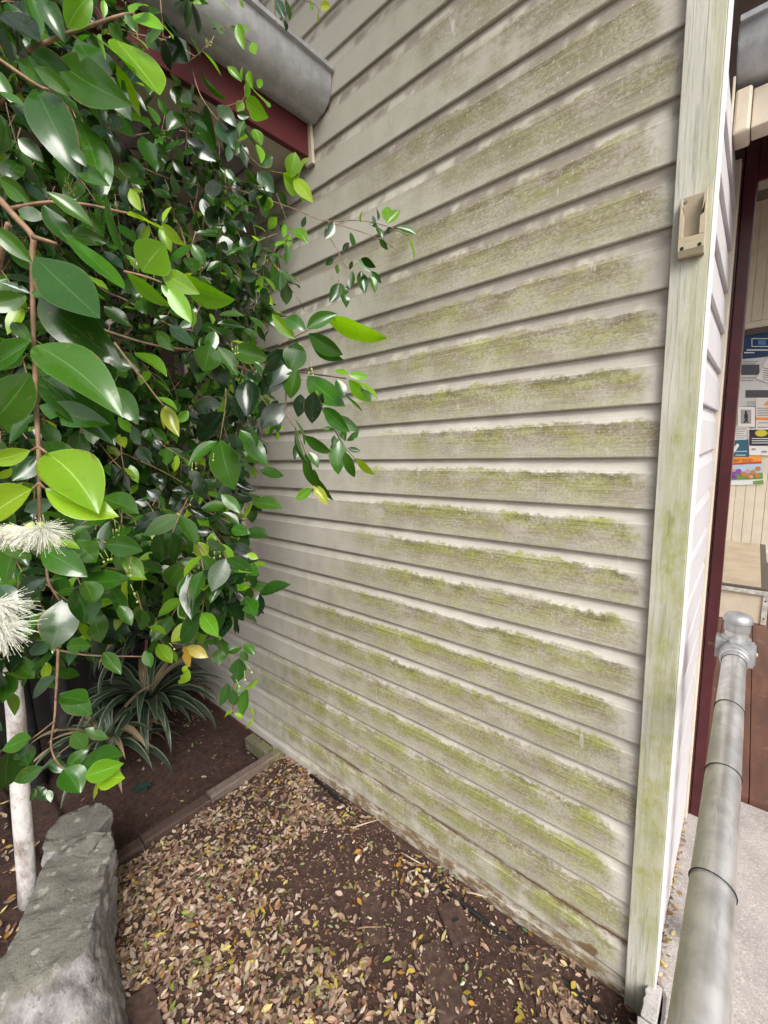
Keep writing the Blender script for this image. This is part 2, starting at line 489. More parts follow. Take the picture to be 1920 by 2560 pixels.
M = dict(
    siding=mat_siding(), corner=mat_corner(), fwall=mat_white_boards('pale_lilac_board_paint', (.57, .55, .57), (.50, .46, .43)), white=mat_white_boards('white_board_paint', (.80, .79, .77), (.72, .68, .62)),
    cream=mat_plain('cream_paint', (.60, .53, .42), .5, .08, 8, (.36, .29, .20), dirt_lo=.62),
    creamw=mat_plain('cream_wall_paint', (.66, .60, .49), .5, .06, 6, (.50, .44, .34), dirt_lo=.62),
    maroon=mat_plain('maroon_gloss_paint', (.058, .009, .012), .3, .2, 14, (.11, .04, .04), dirt_lo=.70),
    maroond=mat_plain('maroon_fascia_paint', (.095, .013, .016), .4, .15, 9),
    gutter=mat_galv('dull_zinc_gutter', (.42, .425, .44), .42, .35, .30),
    pipe=mat_galv('galvanised_steel', (.62, .605, .58), .30, .74, .36),
    cast=mat_galv('cast_galvanised_fitting', (.40, .405, .41), .36, .6, .4),
    soil=mat_soil(), concrete=mat_concrete('aggregate_concrete'), kerb=mat_concrete('pale_concrete', (.42, .40, .39)),
    stone=mat_stone(), bark=mat_bark(), floor=mat_floor(),
    twig=mat_plain('brown_twig_bark', (.22, .13, .075), .7, .35, 60, (.34, .27, .19)),
    paletwig=mat_plain('pale_dead_twig', (.46, .36, .27), .8, .2, 60, (.25, .17, .12)),
    plank=mat_timber('weathered_grey_timber', (.17, .125, .105), 0, .35), plank2=mat_timber('brown_damp_timber', (.075, .046, .036), 0, 0),
    mossplank=mat_timber('mossy_timber', (.17, .15, .10), 1, 1.0),
    plinth=mat_plain('brown_plinth_paint', (.10, .045, .035), .7, .25, 15, (.05, .03, .025)),
    brick=mat_plain('soil_stained_brick', (.064, .036, .027), .95, .4, 40, (.034, .020, .015), bump=.9),
    hose=mat_plain('black_poly_pipe', (.012, .012, .013), .5, .3, 40, (.05, .035, .03)),
    black=mat_plain('black_stump_paint', (.013, .013, .015), .6, .3, 20, (.04, .035, .03)),
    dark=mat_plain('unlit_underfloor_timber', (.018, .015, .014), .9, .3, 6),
    mauve=mat_plain('mauve_grey_paint', (.135, .115, .115), .6, .2, 7, (.09, .075, .075)),
    leaf=mat_leaf('glossy_leaf', .13, .22), young=mat_leaf('young_leaf', .22, .42), strap=mat_leaf('striped_strap_leaf', .38, .12, striped=True),
    litter=mat_leaf('dead_leaf', .72, .08, dry=True), drystrap=mat_leaf('dead_strap_leaf', .8, .1, dry=True),
    plastic=mat_plain('aged_beige_plastic', (.50, .43, .30), .42, .06, 25, (.46, .40, .28), dirt_lo=.64, bump=.05),
    backp=mat_plain('shaded_beige_plastic', (.36, .30, .21), .5, .12, 20, (.28, .22, .15)), hole=mat_flat('black_screw_hole', (.01, .01, .01), .8), screw=mat_flat('tarnished_screw', (.25, .24, .22), .4, .7),  # back plate plastic darkened to paint in the recess shadow
    bolt=mat_plain('rusty_bolt_steel', (.16, .10, .07), .6, .3, 60, metallic=.4), wire=mat_flat('dark_tie_wire', (.03, .033, .036), .5, .4),
    stamen=mat_flat('white_stamen', (.86, .87, .80), .6), anther=mat_flat('pale_anther', (.75, .72, .42), .6), bud=mat_flat('green_flower_bud', (.42, .48, .14), .45),
    boxtop=mat_plain('beige_worn_vinyl', (.40, .33, .24), .6, .12, 5, (.30, .24, .18)), boxedge=mat_flat('dark_brown_edging', (.085, .07, .06), .6),
    alu=mat_galv('aluminium_trim', (.66, .65, .62), .4, .4), paper=mat_flat('white_paper', (.74, .74, .74), .7),
    corr=mat_galv('corrugated_roof_steel', (.42, .43, .44), .5, .2),
)
def mcol(name, c, rough=.6):
    k = 'c_' + name
    if k not in M:
        M[k] = mat_flat(name, c, rough)
    return M[k]

# ------------------------------------------------------------------ mesh helpers
class MB:
    def __init__(s):
        s.v, s.f, s.c, s.l, s.sm = [], [], [], [], True
    def face(s, pts):
        i = len(s.v)
        s.v += [tuple(p) for p in pts]
        s.f.append(tuple(range(i, i + len(pts))))
    def box(s, a, b):
        x0, y0, z0 = (min(a[i], b[i]) for i in range(3))
        x1, y1, z1 = (max(a[i], b[i]) for i in range(3))
        i = len(s.v)
        s.v += [(x0, y0, z0), (x1, y0, z0), (x1, y1, z0), (x0, y1, z0), (x0, y0, z1), (x1, y0, z1), (x1, y1, z1), (x0, y1, z1)]
        s.f += [tuple(i + k for k in q) for q in ((3, 2, 1, 0), (4, 5, 6, 7), (0, 1, 5, 4), (1, 2, 6, 5), (2, 3, 7, 6), (3, 0, 4, 7))]
    def obox(s, c, ax, ay, az):          # centre and three half-axes
        c, ax, ay, az = map(Vector, (c, ax, ay, az))
        i = len(s.v)
        for sz in (-1, 1):
            for sx, sy in ((-1, -1), (1, -1), (1, 1), (-1, 1)):
                s.v.append(tuple(c + ax * sx + ay * sy + az * sz))
        s.f += [tuple(i + k for k in q) for q in ((3, 2, 1, 0), (4, 5, 6, 7), (0, 1, 5, 4), (1, 2, 6, 5), (2, 3, 7, 6), (3, 0, 4, 7))]
    def tube(s, pts, rad, n=8, cap=True):
        pts = [Vector(p) for p in pts]
        if not hasattr(rad, '__len__'):
            rad = [rad] * len(pts)
        ref = None
        rings = []
        for k, p in enumerate(pts):
            d = (pts[min(k + 1, len(pts) - 1)] - pts[max(k - 1, 0)])
            d = d.normalized() if d.length > 1e-9 else Vector((0, 0, 1))
            if ref is None:
                ref = d.cross(Vector((0, 0, 1)))
                if ref.length < .1:
                    ref = d.cross(Vector((1, 0, 0)))
            ref = (ref - d * ref.dot(d)).normalized()
            o = d.cross(ref)
            i = len(s.v)
            for j in range(n):
                a = 2 * math.pi * j / n
                s.v.append(tuple(p + (ref * math.cos(a) + o * math.sin(a)) * rad[k]))
            rings.append(i)
        for a, b in zip(rings, rings[1:]):
            for j in range(n):
                j2 = (j + 1) % n
                s.f.append((a + j, a + j2, b + j2, b + j))
        if cap:
            s.f.append(tuple(rings[0] + j for j in reversed(range(n))))
            s.f.append(tuple(rings[-1] + j for j in range(n)))
    def lathe(s, c, axis, prof, n=32):   # prof: (distance along axis, radius)
        c, axis = Vector(c), Vector(axis).normalized()
        s.tube2([c + axis * h for h, r in prof], [r for h, r in prof], axis, n)
    def tube2(s, pts, rad, axis, n):
        ref = axis.cross(Vector((0, 0, 1)))
        if ref.length < .1:
            ref = axis.cross(Vector((1, 0, 0)))
        ref.normalize()
        o = axis.cross(ref)
        rings = []
        for p, r in zip(pts, rad):
            i = len(s.v)
            for j in range(n):
                a = 2 * math.pi * j / n
                s.v.append(tuple(p + (ref * math.cos(a) + o * math.sin(a)) * max(r, 1e-5)))
            rings.append(i)
        for a, b in zip(rings, rings[1:]):
            for j in range(n):
                j2 = (j + 1) % n
                s.f.append((a + j, a + j2, b + j2, b + j))
        s.f.append(tuple(rings[0] + j for j in reversed(range(n))))
        s.f.append(tuple(rings[-1] + j for j in range(n)))
    def prism(s, poly, axis, a, b):      # closed polygon of 2-D points in the two other axes, swept along axis from a to b
        o = [i for i in range(3) if i != axis]
        def P(p, t):
            q = [0, 0, 0]
            q[o[0]], q[o[1]], q[axis] = p[0], p[1], t
            return tuple(q)
        n = len(poly)
        i = len(s.v)
        s.v += [P(p, a) for p in poly] + [P(p, b) for p in poly]
        for k in range(n):
            k2 = (k + 1) % n
            s.f.append((i + k, i + k2, i + n + k2, i + n + k))
        s.f.append(tuple(i + k for k in reversed(range(n))))
        s.f.append(tuple(i + n + k for k in range(n)))
    def build(s, name, mat, parent=None, base=None, smooth=None, bevel=0.0, fixn=True):
        if base is None:
            base = Vector((0, 0, 0))
            p = parent
            while p is not None:
                base = base + Vector(p.location)
                p = p.parent
            off = base
            loc = Vector((0, 0, 0))
        else:
            off = Vector(base)
            loc = off
        me = bpy.data.meshes.new(name)
        me.from_pydata([(v[0] - off.x, v[1] - off.y, v[2] - off.z) for v in s.v], [], s.f)
        me.materials.append(mat)
        if s.c:
            at_ = me.attributes.new('Col', 'FLOAT_COLOR', 'POINT')
            at_.data.foreach_set('color', [x for c in s.c for x in (*c, 1.0)])
        if s.l:
            at_ = me.attributes.new('luv', 'FLOAT_VECTOR', 'POINT')
            at_.data.foreach_set('vector', [x for c in s.l for x in c])
        if fixn and not s.c:
            bm = bmesh.new()
            bm.from_mesh(me)
            bmesh.ops.recalc_face_normals(bm, faces=bm.faces)
            if bevel:
                bmesh.ops.bevel(bm, geom=bm.edges[:], offset=bevel, segments=2, affect='EDGES', profile=.5)
            bm.to_mesh(me)
            bm.free()
        if smooth:
            me.polygons.foreach_set('use_smooth', [True] * len(me.polygons))
            if smooth != 'all':
                me.set_sharp_from_angle(angle=R_(smooth))
        me.update()
        o = bpy.data.objects.new(name, me)
        COL.objects.link(o)
        o.location = loc
        if parent is not None:
            o.parent = parent
        return o
    def leaf(s, base, axis, nrm, L, wr, col, droop=.3, fold=.25, rows=7, tip=.9, wav=.0, cup=0.0):
        base, a, n = Vector(base), Vector(axis).normalized(), Vector(nrm)
        n = (n - a * n.dot(a))
        if n.length < 1e-4:
            n = a.orthogonal()
        n.normalize()
        b = a.cross(n)
        i0 = len(s.v)
        W = L * wr * .5
        p = base.copy()
        ph = random.random() * 6
        bite = random.randint(2, max(3, rows - 2)) if random.random() < .22 else -9
        bs = random.choice((0, 1))
        bd_ = random.uniform(.35, .7)
        side = random.uniform(-.35, .35)
        rows = max(rows, 3)
        for k in range(rows + 1):
            t = k / rows
            ww = W * (math.sin(math.pi * (t ** tip)) ** .92 if 0 < t < 1 else 0.0)
            if k == 0:
                ww = W * .05
            lift = n * (fold * ww) + n * (wav * W * math.sin(ph + t * 11))
            lift2 = n * (fold * ww) - n * (wav * W * math.sin(ph + 1.3 + t * 9))
            mid = n * (-cup * ww)
            wl = ww * (bd_ if k == bite and bs else 1)
            wr_ = ww * (bd_ if k == bite and not bs else 1)
            s.v += [tuple(p - b * wl + lift), tuple(p - b * wl * .5 + lift * .42), tuple(p + mid), tuple(p + b * wr_ * .5 + lift2 * .42), tuple(p + b * wr_ + lift2)]
            s.l += [(-1, t, 0), (-.5, t, 0), (0, t, 0), (.5, t, 0), (1, t, 0)]
            s.c += [col] * 5
            if k < rows:
                p = p + a * (L / rows)
                ang = -droop / rows * (.4 + 1.2 * t)
                a2 = (a * math.cos(ang) + n * math.sin(ang)).normalized()
                n = (n * math.cos(ang) - a * math.sin(ang)).normalized()
                a = (a2 + b * (side / rows)).normalized()
                b = a.cross(n).normalized()
        for k in range(rows):
            for j in range(4):
                q = i0 + k * 5 + j
                s.f.append((q, q + 1, q + 6, q + 5))

def empty(name, loc, label, cat, group=None):
    o = bpy.data.objects.new(name, None)
    COL.objects.link(o)
    o.location = loc
    o.empty_display_size = .05
    return tag(o, label, cat, group)
def tag(o, label=None, cat=None, group=None, kind=None):
    if label: o['label'] = label
    if cat: o['category'] = cat
    if group: o['group'] = group
    if kind: o['kind'] = kind
    return o
def hnoise(x, y, s=1.0):
    return (math.sin(x * 1.7 * s + 1.3 * math.sin(y * 2.3 * s)) + math.sin(y * 2.1 * s + 1.7 * math.sin(x * 1.3 * s + 2)) + .5 * math.sin(x * 5.3 * s + y * 4.1 * s)) / 2.5

# ------------------------------------------------------------------ ground: one sheet to the horizon, finely shaped round the bed
def ground_z(x, y):
    z = .006 * hnoise(x, y, 3) + .004 * hnoise(x + 4, y, 11) + .002 * hnoise(x, y + 3, 29)
    if y > 1.70 and x > -.90:
        k = min(1, (y - 1.70) / .10)
        z += -.085 * k + .05 * max(0, min(1, (y - 1.85) / .5)) + .030 * math.exp(-((x + .42) ** 2 + (y - 2.25) ** 2) / .05)
        if x > -.12:
            z -= .02 * min(1, (x + .12) / .08)
    if x < -1.02 - .05 * hnoise(x, y, 2) and y > .4:
        z += .04 + .12 * min(1, (-1.02 - x) / .5)
    if y < -.02:
        z -= .15
    return z
def axis_vals(lo, hi, step, far):
    n = int(round((hi - lo) / step))
    v = [lo + (hi - lo) * i / n for i in range(n + 1)]
    o = []
    d = step
    p = lo
    while p > -far:
        d *= 1.7
        p -= d
        o.append(p)
    v = list(reversed(o)) + v
    p, d = hi, step
    while p < far:
        d *= 1.7
        p += d
        v.append(p)
    return v
gx, gy = axis_vals(-1.9, .12, .016, 120), axis_vals(-.12, 3.1, .016, 120)
g = MB()
for yy in gy:
    for xx in gx:
        near = -3 < xx < 1 and -1 < yy < 4
        zz = ground_z(xx, yy) if near else -.05
        if xx > .05:
            zz -= .12
        g.v.append((xx, yy, zz))
nx = len(gx)
for j in range(len(gy) - 1):
    for i in range(nx - 1):
        q = j * nx + i
        g.f.append((q, q + 1, q + nx + 1, q + nx))
tag(g.build('soil', M['soil'], smooth='all', fixn=False), kind='structure')

# ------------------------------------------------------------------ concrete path and its pale kerb
p = MB()
edge = []
N = 90
for i in range(N + 1):
    x = -4.0 + 4.9 * i / N
    y = -.004 if x > -.02 else -.034 + .004 * hnoise(x, 1, 20)
    edge.append((x, y))
ys = [-.5, -1.0, -3.0]
for x, y in edge:
    p.v += [(x, y, -.2), (x, y, .112), (x, y - .008, .12)] + [(x, yy, .12 + .001 * hnoise(x, yy, 6)) for yy in ys]
k = 3 + len(ys)
for i in range(N):
    for j in range(k - 1):
        q = i * k + j
        p.f.append((q, q + k, q + k + 1, q + 1))
tag(p.build('path', M['concrete'], fixn=True), kind='structure')
kb = MB()
for x0, x1, y0, y1 in ((-.112, -.012, -.031, .004), (-.46, -.118, -.031, .010)):
    n = 14
    poly = [(x0 + (x1 - x0) * i / n, y1 + .003 * hnoise(x0 + i * .02, 0, 60)) for i in range(n + 1)] + [(x1, y0), (x0, y0)]
    kb.prism(poly, 2, -.12, .124)
tag(kb.build('kerb', M['kerb'], bevel=.003), kind='structure')

# ------------------------------------------------------------------ the weatherboard building
H = empty('weatherboard_building', (0, 0, 0), 'cream weatherboard building with mossy side wall, corner board and maroon door frame', 'building')
def siding_profile(z0, n, xo, sgn):        # list of (offset outward, z): one chamfered board after another
    pr = []
    for k in range(n):
        z = z0 + k * BE
        pr += [(-.0145, z), (-.0160, z + .003), (-.0152, z + .060), (-.0148, z + .0865), (-.0133, z + .090), (-.0070, z + .112), (-.0066, z + BE - .0005)]
    return pr
zb, nb = BZ0 - 2 * BE, 33
pr = siding_profile(zb, nb, 0, 1)
wm = MB()
yv = [.046, .4, .8, 1.2, 1.6, 2.0, 2.5, 2.96]
for x, z in pr:
    for y in yv:
        wm.v.append((x, y, z))
for i in range(len(pr) - 1):
    for j in range(len(yv) - 1):
        q = i * len(yv) + j
        wm.f.append((q, q + len(yv), q + len(yv) + 1, q + 1))
wm.box((.002, .03, zb), (.10, 2.96, zb + nb * BE))
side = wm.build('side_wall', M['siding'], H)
# corner boards
c = MB(); c.box((-.030, -.012, -.045), (.0, .0555, 3.975)); c.build('corner_board', M['corner'], H, bevel=.0015)
c = MB(); c.box((-.0285, -.0155, .01), (.045, -.0126, 3.97)); c.build('corner_board', M['white'], H, bevel=.0008)
# front wall round the corner
fb = MB()
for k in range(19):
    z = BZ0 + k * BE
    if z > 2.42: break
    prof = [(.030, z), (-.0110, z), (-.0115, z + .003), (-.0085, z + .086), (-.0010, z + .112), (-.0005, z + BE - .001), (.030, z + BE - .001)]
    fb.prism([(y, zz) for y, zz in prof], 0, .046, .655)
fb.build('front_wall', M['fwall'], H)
c = MB(); c.box((.02, .035, -.05), (.70, .10, 3.97)); c.build('wall_core', M['dark'], H)
c = MB(); c.box((.657, -.0175, .12), (.700, .034, 2.46)); c.build('door_trim', M['cream'], H, bevel=.003)
df = MB()
df.box((.7025, -.058, .118), (.775, -.0245, 2.60)); df.build('door_frame', M['maroon'], H, bevel=.003)
c = MB(); c.box((.7005, -.0230, .118), (.772, .033, 1.05)); c.box((.7065, -.0230, 1.0515), (.772, .033, 2.60)); c.build('door_frame', M['maroon'], H, bevel=.002)
c = MB(); c.box((.7035, -1.35, 2.395), (.775, -.0575, 2.62)); c.build('door_lintel', M['maroon'], H, bevel=.003)
# porch on the right: gutter, beam, bracket, roof sheet
def gutter_profile(s, y0, z0):             # quad gutter, closed section in (out, z), out growing away from the fascia
    pts = [(0, .005), (0, .105), (.004, .105), (.004, .010), (.03, .006), (.075, .012), (.103, .035), (.116, .070), (.121, .110), (.133, .112), (.134, .124), (.122, .126), (.113, .116), (.108, .072), (.096, .041), (.072, .019), (.03, .0)]
    return [(y0 + s * a, z0 + b) for a, b in pts]
gpr = MB(); gpr.prism([(x, z) for x, z in gutter_profile(-1, .42, 2.485)], 1, -1.6, -.012)
gR = gpr.build('gutter', M['gutter'], H, smooth=40)
c = MB(); c.prism([(.418, 2.488), (.418, 2.592), (.30, 2.600), (.304, 2.56), (.316, 2.525), (.345, 2.500)], 1, -.0118, -.0095); c.build('gutter_end', M['gutter'], gR)
c = MB(); c.lathe((.325, -.0125, 2.585), (-1, -.2, 0), [(0, .004), (.008, .004), (.009, .001)], 12); c.build('rivet', M['screw'], gR)
c = MB(); c.box((.424, -1.6, 2.44), (.445, -.012, 2.61)); c.build('fascia', M['cream'], H, bevel=.002)
c = MB(); c.box((.335, -.044, 2.376), (.423, -.010, 2.478)); c.build('bracket', M['cream'], H, bevel=.006)
c = MB(); c.box((.352, -1.6, 2.385), (.42, -.0455, 2.474)); c.build('beam', M['cream'], H, bevel=.003)
c = MB(); c.box((.315, -.0095, 2.34), (.332, -.0045, 2.50)); c.build('trim_strip', M['cream'], H, bevel=.001)
c = MB()
n = 60
for i in range(n + 1):
    y = -1.6 + 1.58 * i / n
    dz = .008 * math.sin(i * math.pi / 1.5)
    c.v += [(.36, y, 2.625 + dz), (.95, y, 2.76 + dz)]
for i in range(n):
    c.f.append((2 * i, 2 * i + 1, 2 * i + 3, 2 * i + 2))
c.build('roof_sheet', M['corr'], H, fixn=False)
# inside the entry: timber floor, far board wall, ceiling, left wall
c = MB()
yy = -1.9
k = 0
while yy < .5:
    c.box((.905 + .004 * math.sin(k * 7), yy, .09), (5.15, yy + .0865, .146 + .001 * math.sin(k * 3)))
    yy += .0895
    k += 1
tag(c.build('timber_floor', M['floor'], H, bevel=.002), )
c = MB()
yy = -1.9
while yy < .62:
    poly = [(5.19, yy), (5.168, yy), (5.160, yy + .005), (5.160, yy + .082), (5.168, yy + .087), (5.19, yy + .087)]
    c.prism(poly, 2, .14, 2.72)
    poly = [(5.19, yy), (5.168, yy), (5.160, yy + .005), (5.160, yy + .082), (5.168, yy + .087), (5.19, yy + .087)]
    c.prism(poly, 2, 2.80, 4.0)
    yy += .0872
nw = c.build('hall_wall', M['creamw'], H)
c = MB(); c.box((5.145, -1.9, 2.725), (5.19, .62, 2.795)); c.build('rail_trim', M['creamw'], nw, bevel=.004)
c = MB(); c.box((5.140, -1.9, .148), (5.158, .62, .27)); c.build('skirting', M['creamw'], nw, bevel=.004)
c = MB(); c.box((.96, -1.9, 4.0), (5.3, .62, 4.06)); c.build('ceiling', M['mauve'], H)
c = MB(); c.box((.78, .55, .1), (5.3, .62, 4.0)); c.build('inner_wall', M['creamw'], H)
# roof above the side wall, out of view, overhang added to shade its top
c = MB(); c.box((-.75, -.35, 3.98), (1.2, 3.2, 4.04)); c.build('unseen_roof', M['corr'], H)

# eave of the wing on the left
YE = 1.205
gl = MB(); gl.prism([(y, z) for y, z in gutter_profile(-1, YE - .01, 2.772)], 0, -3.2, -.020)
gL = gl.build('gutter', M['gutter'], H, smooth=40)
c = MB(); c.prism([(YE - .012, 2.776), (YE - .012, 2.875), (YE - .128, 2.885), (YE - .120, 2.84), (YE - .104, 2.81), (YE - .078, 2.788), (YE - .04, 2.778)], 0, -.0195, -.016); c.build('gutter_end', M['gutter'], gL)
c = MB(); c.box((-3.2, YE - .008, 2.672), (-.034, YE + .016, 2.885)); c.build('fascia', M['maroond'], H, bevel=.002)
c = MB(); c.box((-.032, YE - .022, 2.650), (-.019, YE + .018, 2.792)); c.build('trim_strip', M['cream'], H, bevel=.001)
c = MB(); c.box((-3.2, YE + .018, 2.70), (-.018, 1.42, 2.712)); c.box((-.11, 1.421, 2.702), (-.018, 1.874, 2.714)); c.box((-3.2, 1.68, 2.703), (-.111, 1.874, 2.715)); c.box((-.62, 1.421, 2.701), (-.52, 1.679, 2.713)); c.build('soffit', M['cream'], H)
c = MB()
n = 90
for i in range(n + 1):
    x = -3.3 + 3.28 * i / n
    dz = .008 * math.sin(i * math.pi / 1.5)
    c.v += [(x, YE - .08, 2.905 + dz), (x, 3.1, 3.36 + dz)]
for i in range(n):
    c.f.append((2 * i, 2 * i + 1, 2 * i + 3, 2 * i + 2))
c.build('roof_sheet', M['corr'], H, fixn=False)
c = MB()
xx = -3.2
while xx < -.05:
    c.prism([(xx, 1.93), (xx, 1.896), (xx + .004, 1.893), (xx + .098, 1.893), (xx + .102, 1.896), (xx + .102, 1.93)], 2, 1.27, 2.70)
    xx += .1025
c.build('wing_wall', M['mauve'], H)
c = MB(); c.box((-.034, 1.876, 1.20), (-.0165, 1.892, 2.698)); c.build('trim_strip', M['cream'], H, bevel=.002)
c = MB(); c.box((-.40, 1.868, 1.30), (-.30, 1.8925, 2.30)); c.build('wing_door', M['maroon'], H, bevel=.003)
c = MB(); c.box((-.255, 1.872, 1.28), (-.215, 1.8925, 2.55)); c.build('post', M['cream'], H, bevel=.003)
c = MB(); c.obox((-.22, 1.845, 2.60), (.14, 0, -.13), (0, .018, 0), (.025, 0, .03)); c.build('brace', M['cream'], H, bevel=.003)
c = MB(); c.box((-3.2, 1.895, 1.16), (-.017, 3.0, 1.26)); c.build('wing_floor', M['dark'], H)
c = MB(); c.box((-3.2, 2.99, -.2), (-.017, 3.05, 1.16)); c.build('under_wall', M['dark'], H)
c = MB(); c.box((-.026, 1.80, -.25), (-.0165, 2.96, -.004)); c.build('plinth', M['plinth'], H, bevel=.002)
for x, y in ((-.80, 2.38), (-.93, 2.52)):
    c = MB(); c.tube([(x, y, -.15), (x, y, 1.158)], .042, 20); c.build('stump', M['black'], H, smooth=40)

# ------------------------------------------------------------------ empty plastic holder on the corner board
q = [on(*a, 0, -.031) for a in ((1560 + 440 / 3.161, 1560 / 3.161), (1560 + 660 / 3.161, 1490 / 3.161), (1560 + 425 / 3.161, 2035 / 3.161), (1560 + 630 / 3.161, 1990 / 3.161))]
hy0, hy1 = -.0045, .0405
hz1, hz0 = 2.112, 1.992
X0, X1 = -.0302, -.052
K = empty('plastic_holder', (X0, (hy0 + hy1) / 2, hz0), 'empty beige plastic holder screwed to the mossy corner board', 'holder')
c = MB(); c.box((X0, hy0, hz0), (X0 - .004, hy1, hz1)); c.build('back_plate', M['backp'], K, bevel=.001)
c = MB()
prof = [(hz0 + .036, 0), (hz0 + .036, .010), (hz0 + .070, .010), (hz0 + .074, .0035), (hz0 + .097, .0035), (hz0 + .080, .007), (hz0 + .108, .006), (hz1, .0035), (hz1, 0)]
c.prism([(hy0 + w_, z) for z, w_ in prof], 0, X0 - .0045, X1); c.build('side_rim', M['plastic'], K, bevel=.0006)
c = MB(); c.prism([(hy1 - w_, z) for z, w_ in [(hz0 + .036, 0), (hz0 + .036, .007), (hz0 + .080, .007), (hz0 + .084, .0035), (hz0 + .093, .0035), (hz0 + .097, .006), (hz0 + .103, .0032), (hz1 - .006, .0032), (hz1 - .006, 0)]], 0, X0 - .0045, X1); c.build('side_rim', M['plastic'], K, bevel=.0006)
c = MB(); c.prism([(X0 - .0045, hz0), (X1 + .006, hz0), (X1, hz0 + .012), (X1, hz0 + .0355), (X0 - .0045, hz0 + .0355)], 1, hy0, hy1); bb = c.build('bottom_block', M['plastic'], K, bevel=.0006)
for yh in (hy0 + .0075, hy1 - .0075):
    c = MB(); c.lathe((X1 + .001, yh, hz0 + .0155), (-1, 0, 0), [(0, .0036), (.0014, .0036)], 16); c.build('screw_hole', M['hole'], bb)
c = MB(); c.lathe((X0 - .004, hy1 - .0065, hz1 - .009), (-1, 0, 0), [(0, .0035), (.002, .003), (.0021, .0012)], 16); c.build('screw', M['screw'], K)
em = MB()
for k in range(9):
    y0 = hy1 - .008 - k * .0032
    em.box((X1 - .0003, y0, hz0 + .0260), (X1 + .001, y0 - (.0022 if k % 3 else .0012), hz0 + .0305))
em.build('embossed_mark', M['plastic'], bb)

# ------------------------------------------------------------------ pipe handrail
PY, PZ, PR = -.1135, 1.077, .0230
PX = .150
HR = empty('pipe_handrail', (PX, PY, .12), 'galvanised pipe handrail with capped post beside the concrete path', 'handrail')
c = MB(); c.tube([(PX - .018, PY, PZ), (-.3, PY, PZ), (-.62, PY, PZ - .001), (-1.0, PY + .001, PZ - .004), (-2.0, PY + .005, PZ - .012)], PR, 40); c.build('rail', M['pipe'], HR, smooth=50)
c = MB(); c.tube([(PX, PY, .10), (PX, PY, 1.135)], .0242, 32); c.build('post', M['pipe'], HR, smooth=50)
c = MB(); c.lathe((PX, PY, 1.128), (0, 0, 1), [(0, .0262), (.022, .0262), (.024, .0300), (.029, .0305), (.036, .0285), (.042, .023), (.046, .014), (.0475, .003)], 36); c.build('post_cap', M['cast'], HR, smooth=35)
cl = MB()
cl.lathe((PX, PY, PZ - .035), (0, 0, 1), [(0, .0275), (.004, .0300), (.066, .0300), (.070, .0275)], 32)
cl.lathe((PX - .075, PY, PZ), (1, 0, 0), [(0, .0272), (.004, .0300), (.05, .0305), (.06, .030)], 32)
cl.obox((PX - .032, PY - .012, PZ + .010), (.022, 0, 0), (0, .024, .004), (0, 0, .026))
cl.obox((PX - .004, PY + .028, PZ + .004), (.024, 0, 0), (0, .012, 0), (0, 0, .024))
cl.obox((PX - .004, PY - .030, PZ - .004), (.022, 0, 0), (0, .010, 0), (0, 0, .020))
clo = cl.build('clamp', M['cast'], HR, smooth=35, bevel=.0015)
c = MB(); c.lathe((PX - .005, PY + .034, PZ + .002), (0, 1, 0), [(0, .0075), (.010, .0075), (.0105, .0045), (.020, .0045), (.021, .003)], 6); c.build('bolt', M['bolt'], clo)
c = MB(); c.lathe((PX - .005, PY - .036, PZ - .002), (0, -1, 0), [(0, .007), (.004, .007), (.008, .004)], 14); c.build('bolt', M['cast'], clo)
for x, tw in ((.060, .0), (-.172, .1), (-.388, -.1), (-.614, .12)):
    c = MB()
    pts = []
    for j in range(33):
        a = 2 * math.pi * j / 32
        pts.append((x + tw * .02 * math.sin(a) - (.004 * math.cos(a)), PY + (PR + .0008) * math.sin(a), PZ + (PR + .0008) * math.cos(a)))
    c.tube(pts, .0008, 6)
    c.build('tie_wire', M['wire'], HR, smooth='all')

# ------------------------------------------------------------------ platform box inside the entry
BX = empty('platform_box', (3.9, 0, .147), 'low beige topped platform box with dark edging inside the entry', 'platform')
c = MB(); c.box((3.03, -.268, .148), (4.74, .5, .418)); c.build('body', M['cream'], BX, bevel=.002)
c = MB(); c.box((3.02, -.232, .4185), (4.745, .5, .432)); c.build('top', M['boxtop'], BX)
c = MB(); c.box((3.015, -.275, .4186), (4.745, -.2325, .434)); c.box((3.012, -.2322, .4187), (3.05, .5, .4345)); c.build('edging', M['boxedge'], BX)
c = MB(); c.box((3.010, -.277, .385), (3.0285, .5, .4184)); c.box((3.018, -.278, .15), (3.0288, -.246, .384)); e1 = c.build('metal_trim', M['alu'], BX, bevel=.001)
for z in (.20, .34):
    c = MB(); c.lathe((3.018, -.262, z), (-1, 0, 0), [(0, .006), (.003, .004)], 12); c.build('screw', M['hole'], e1)

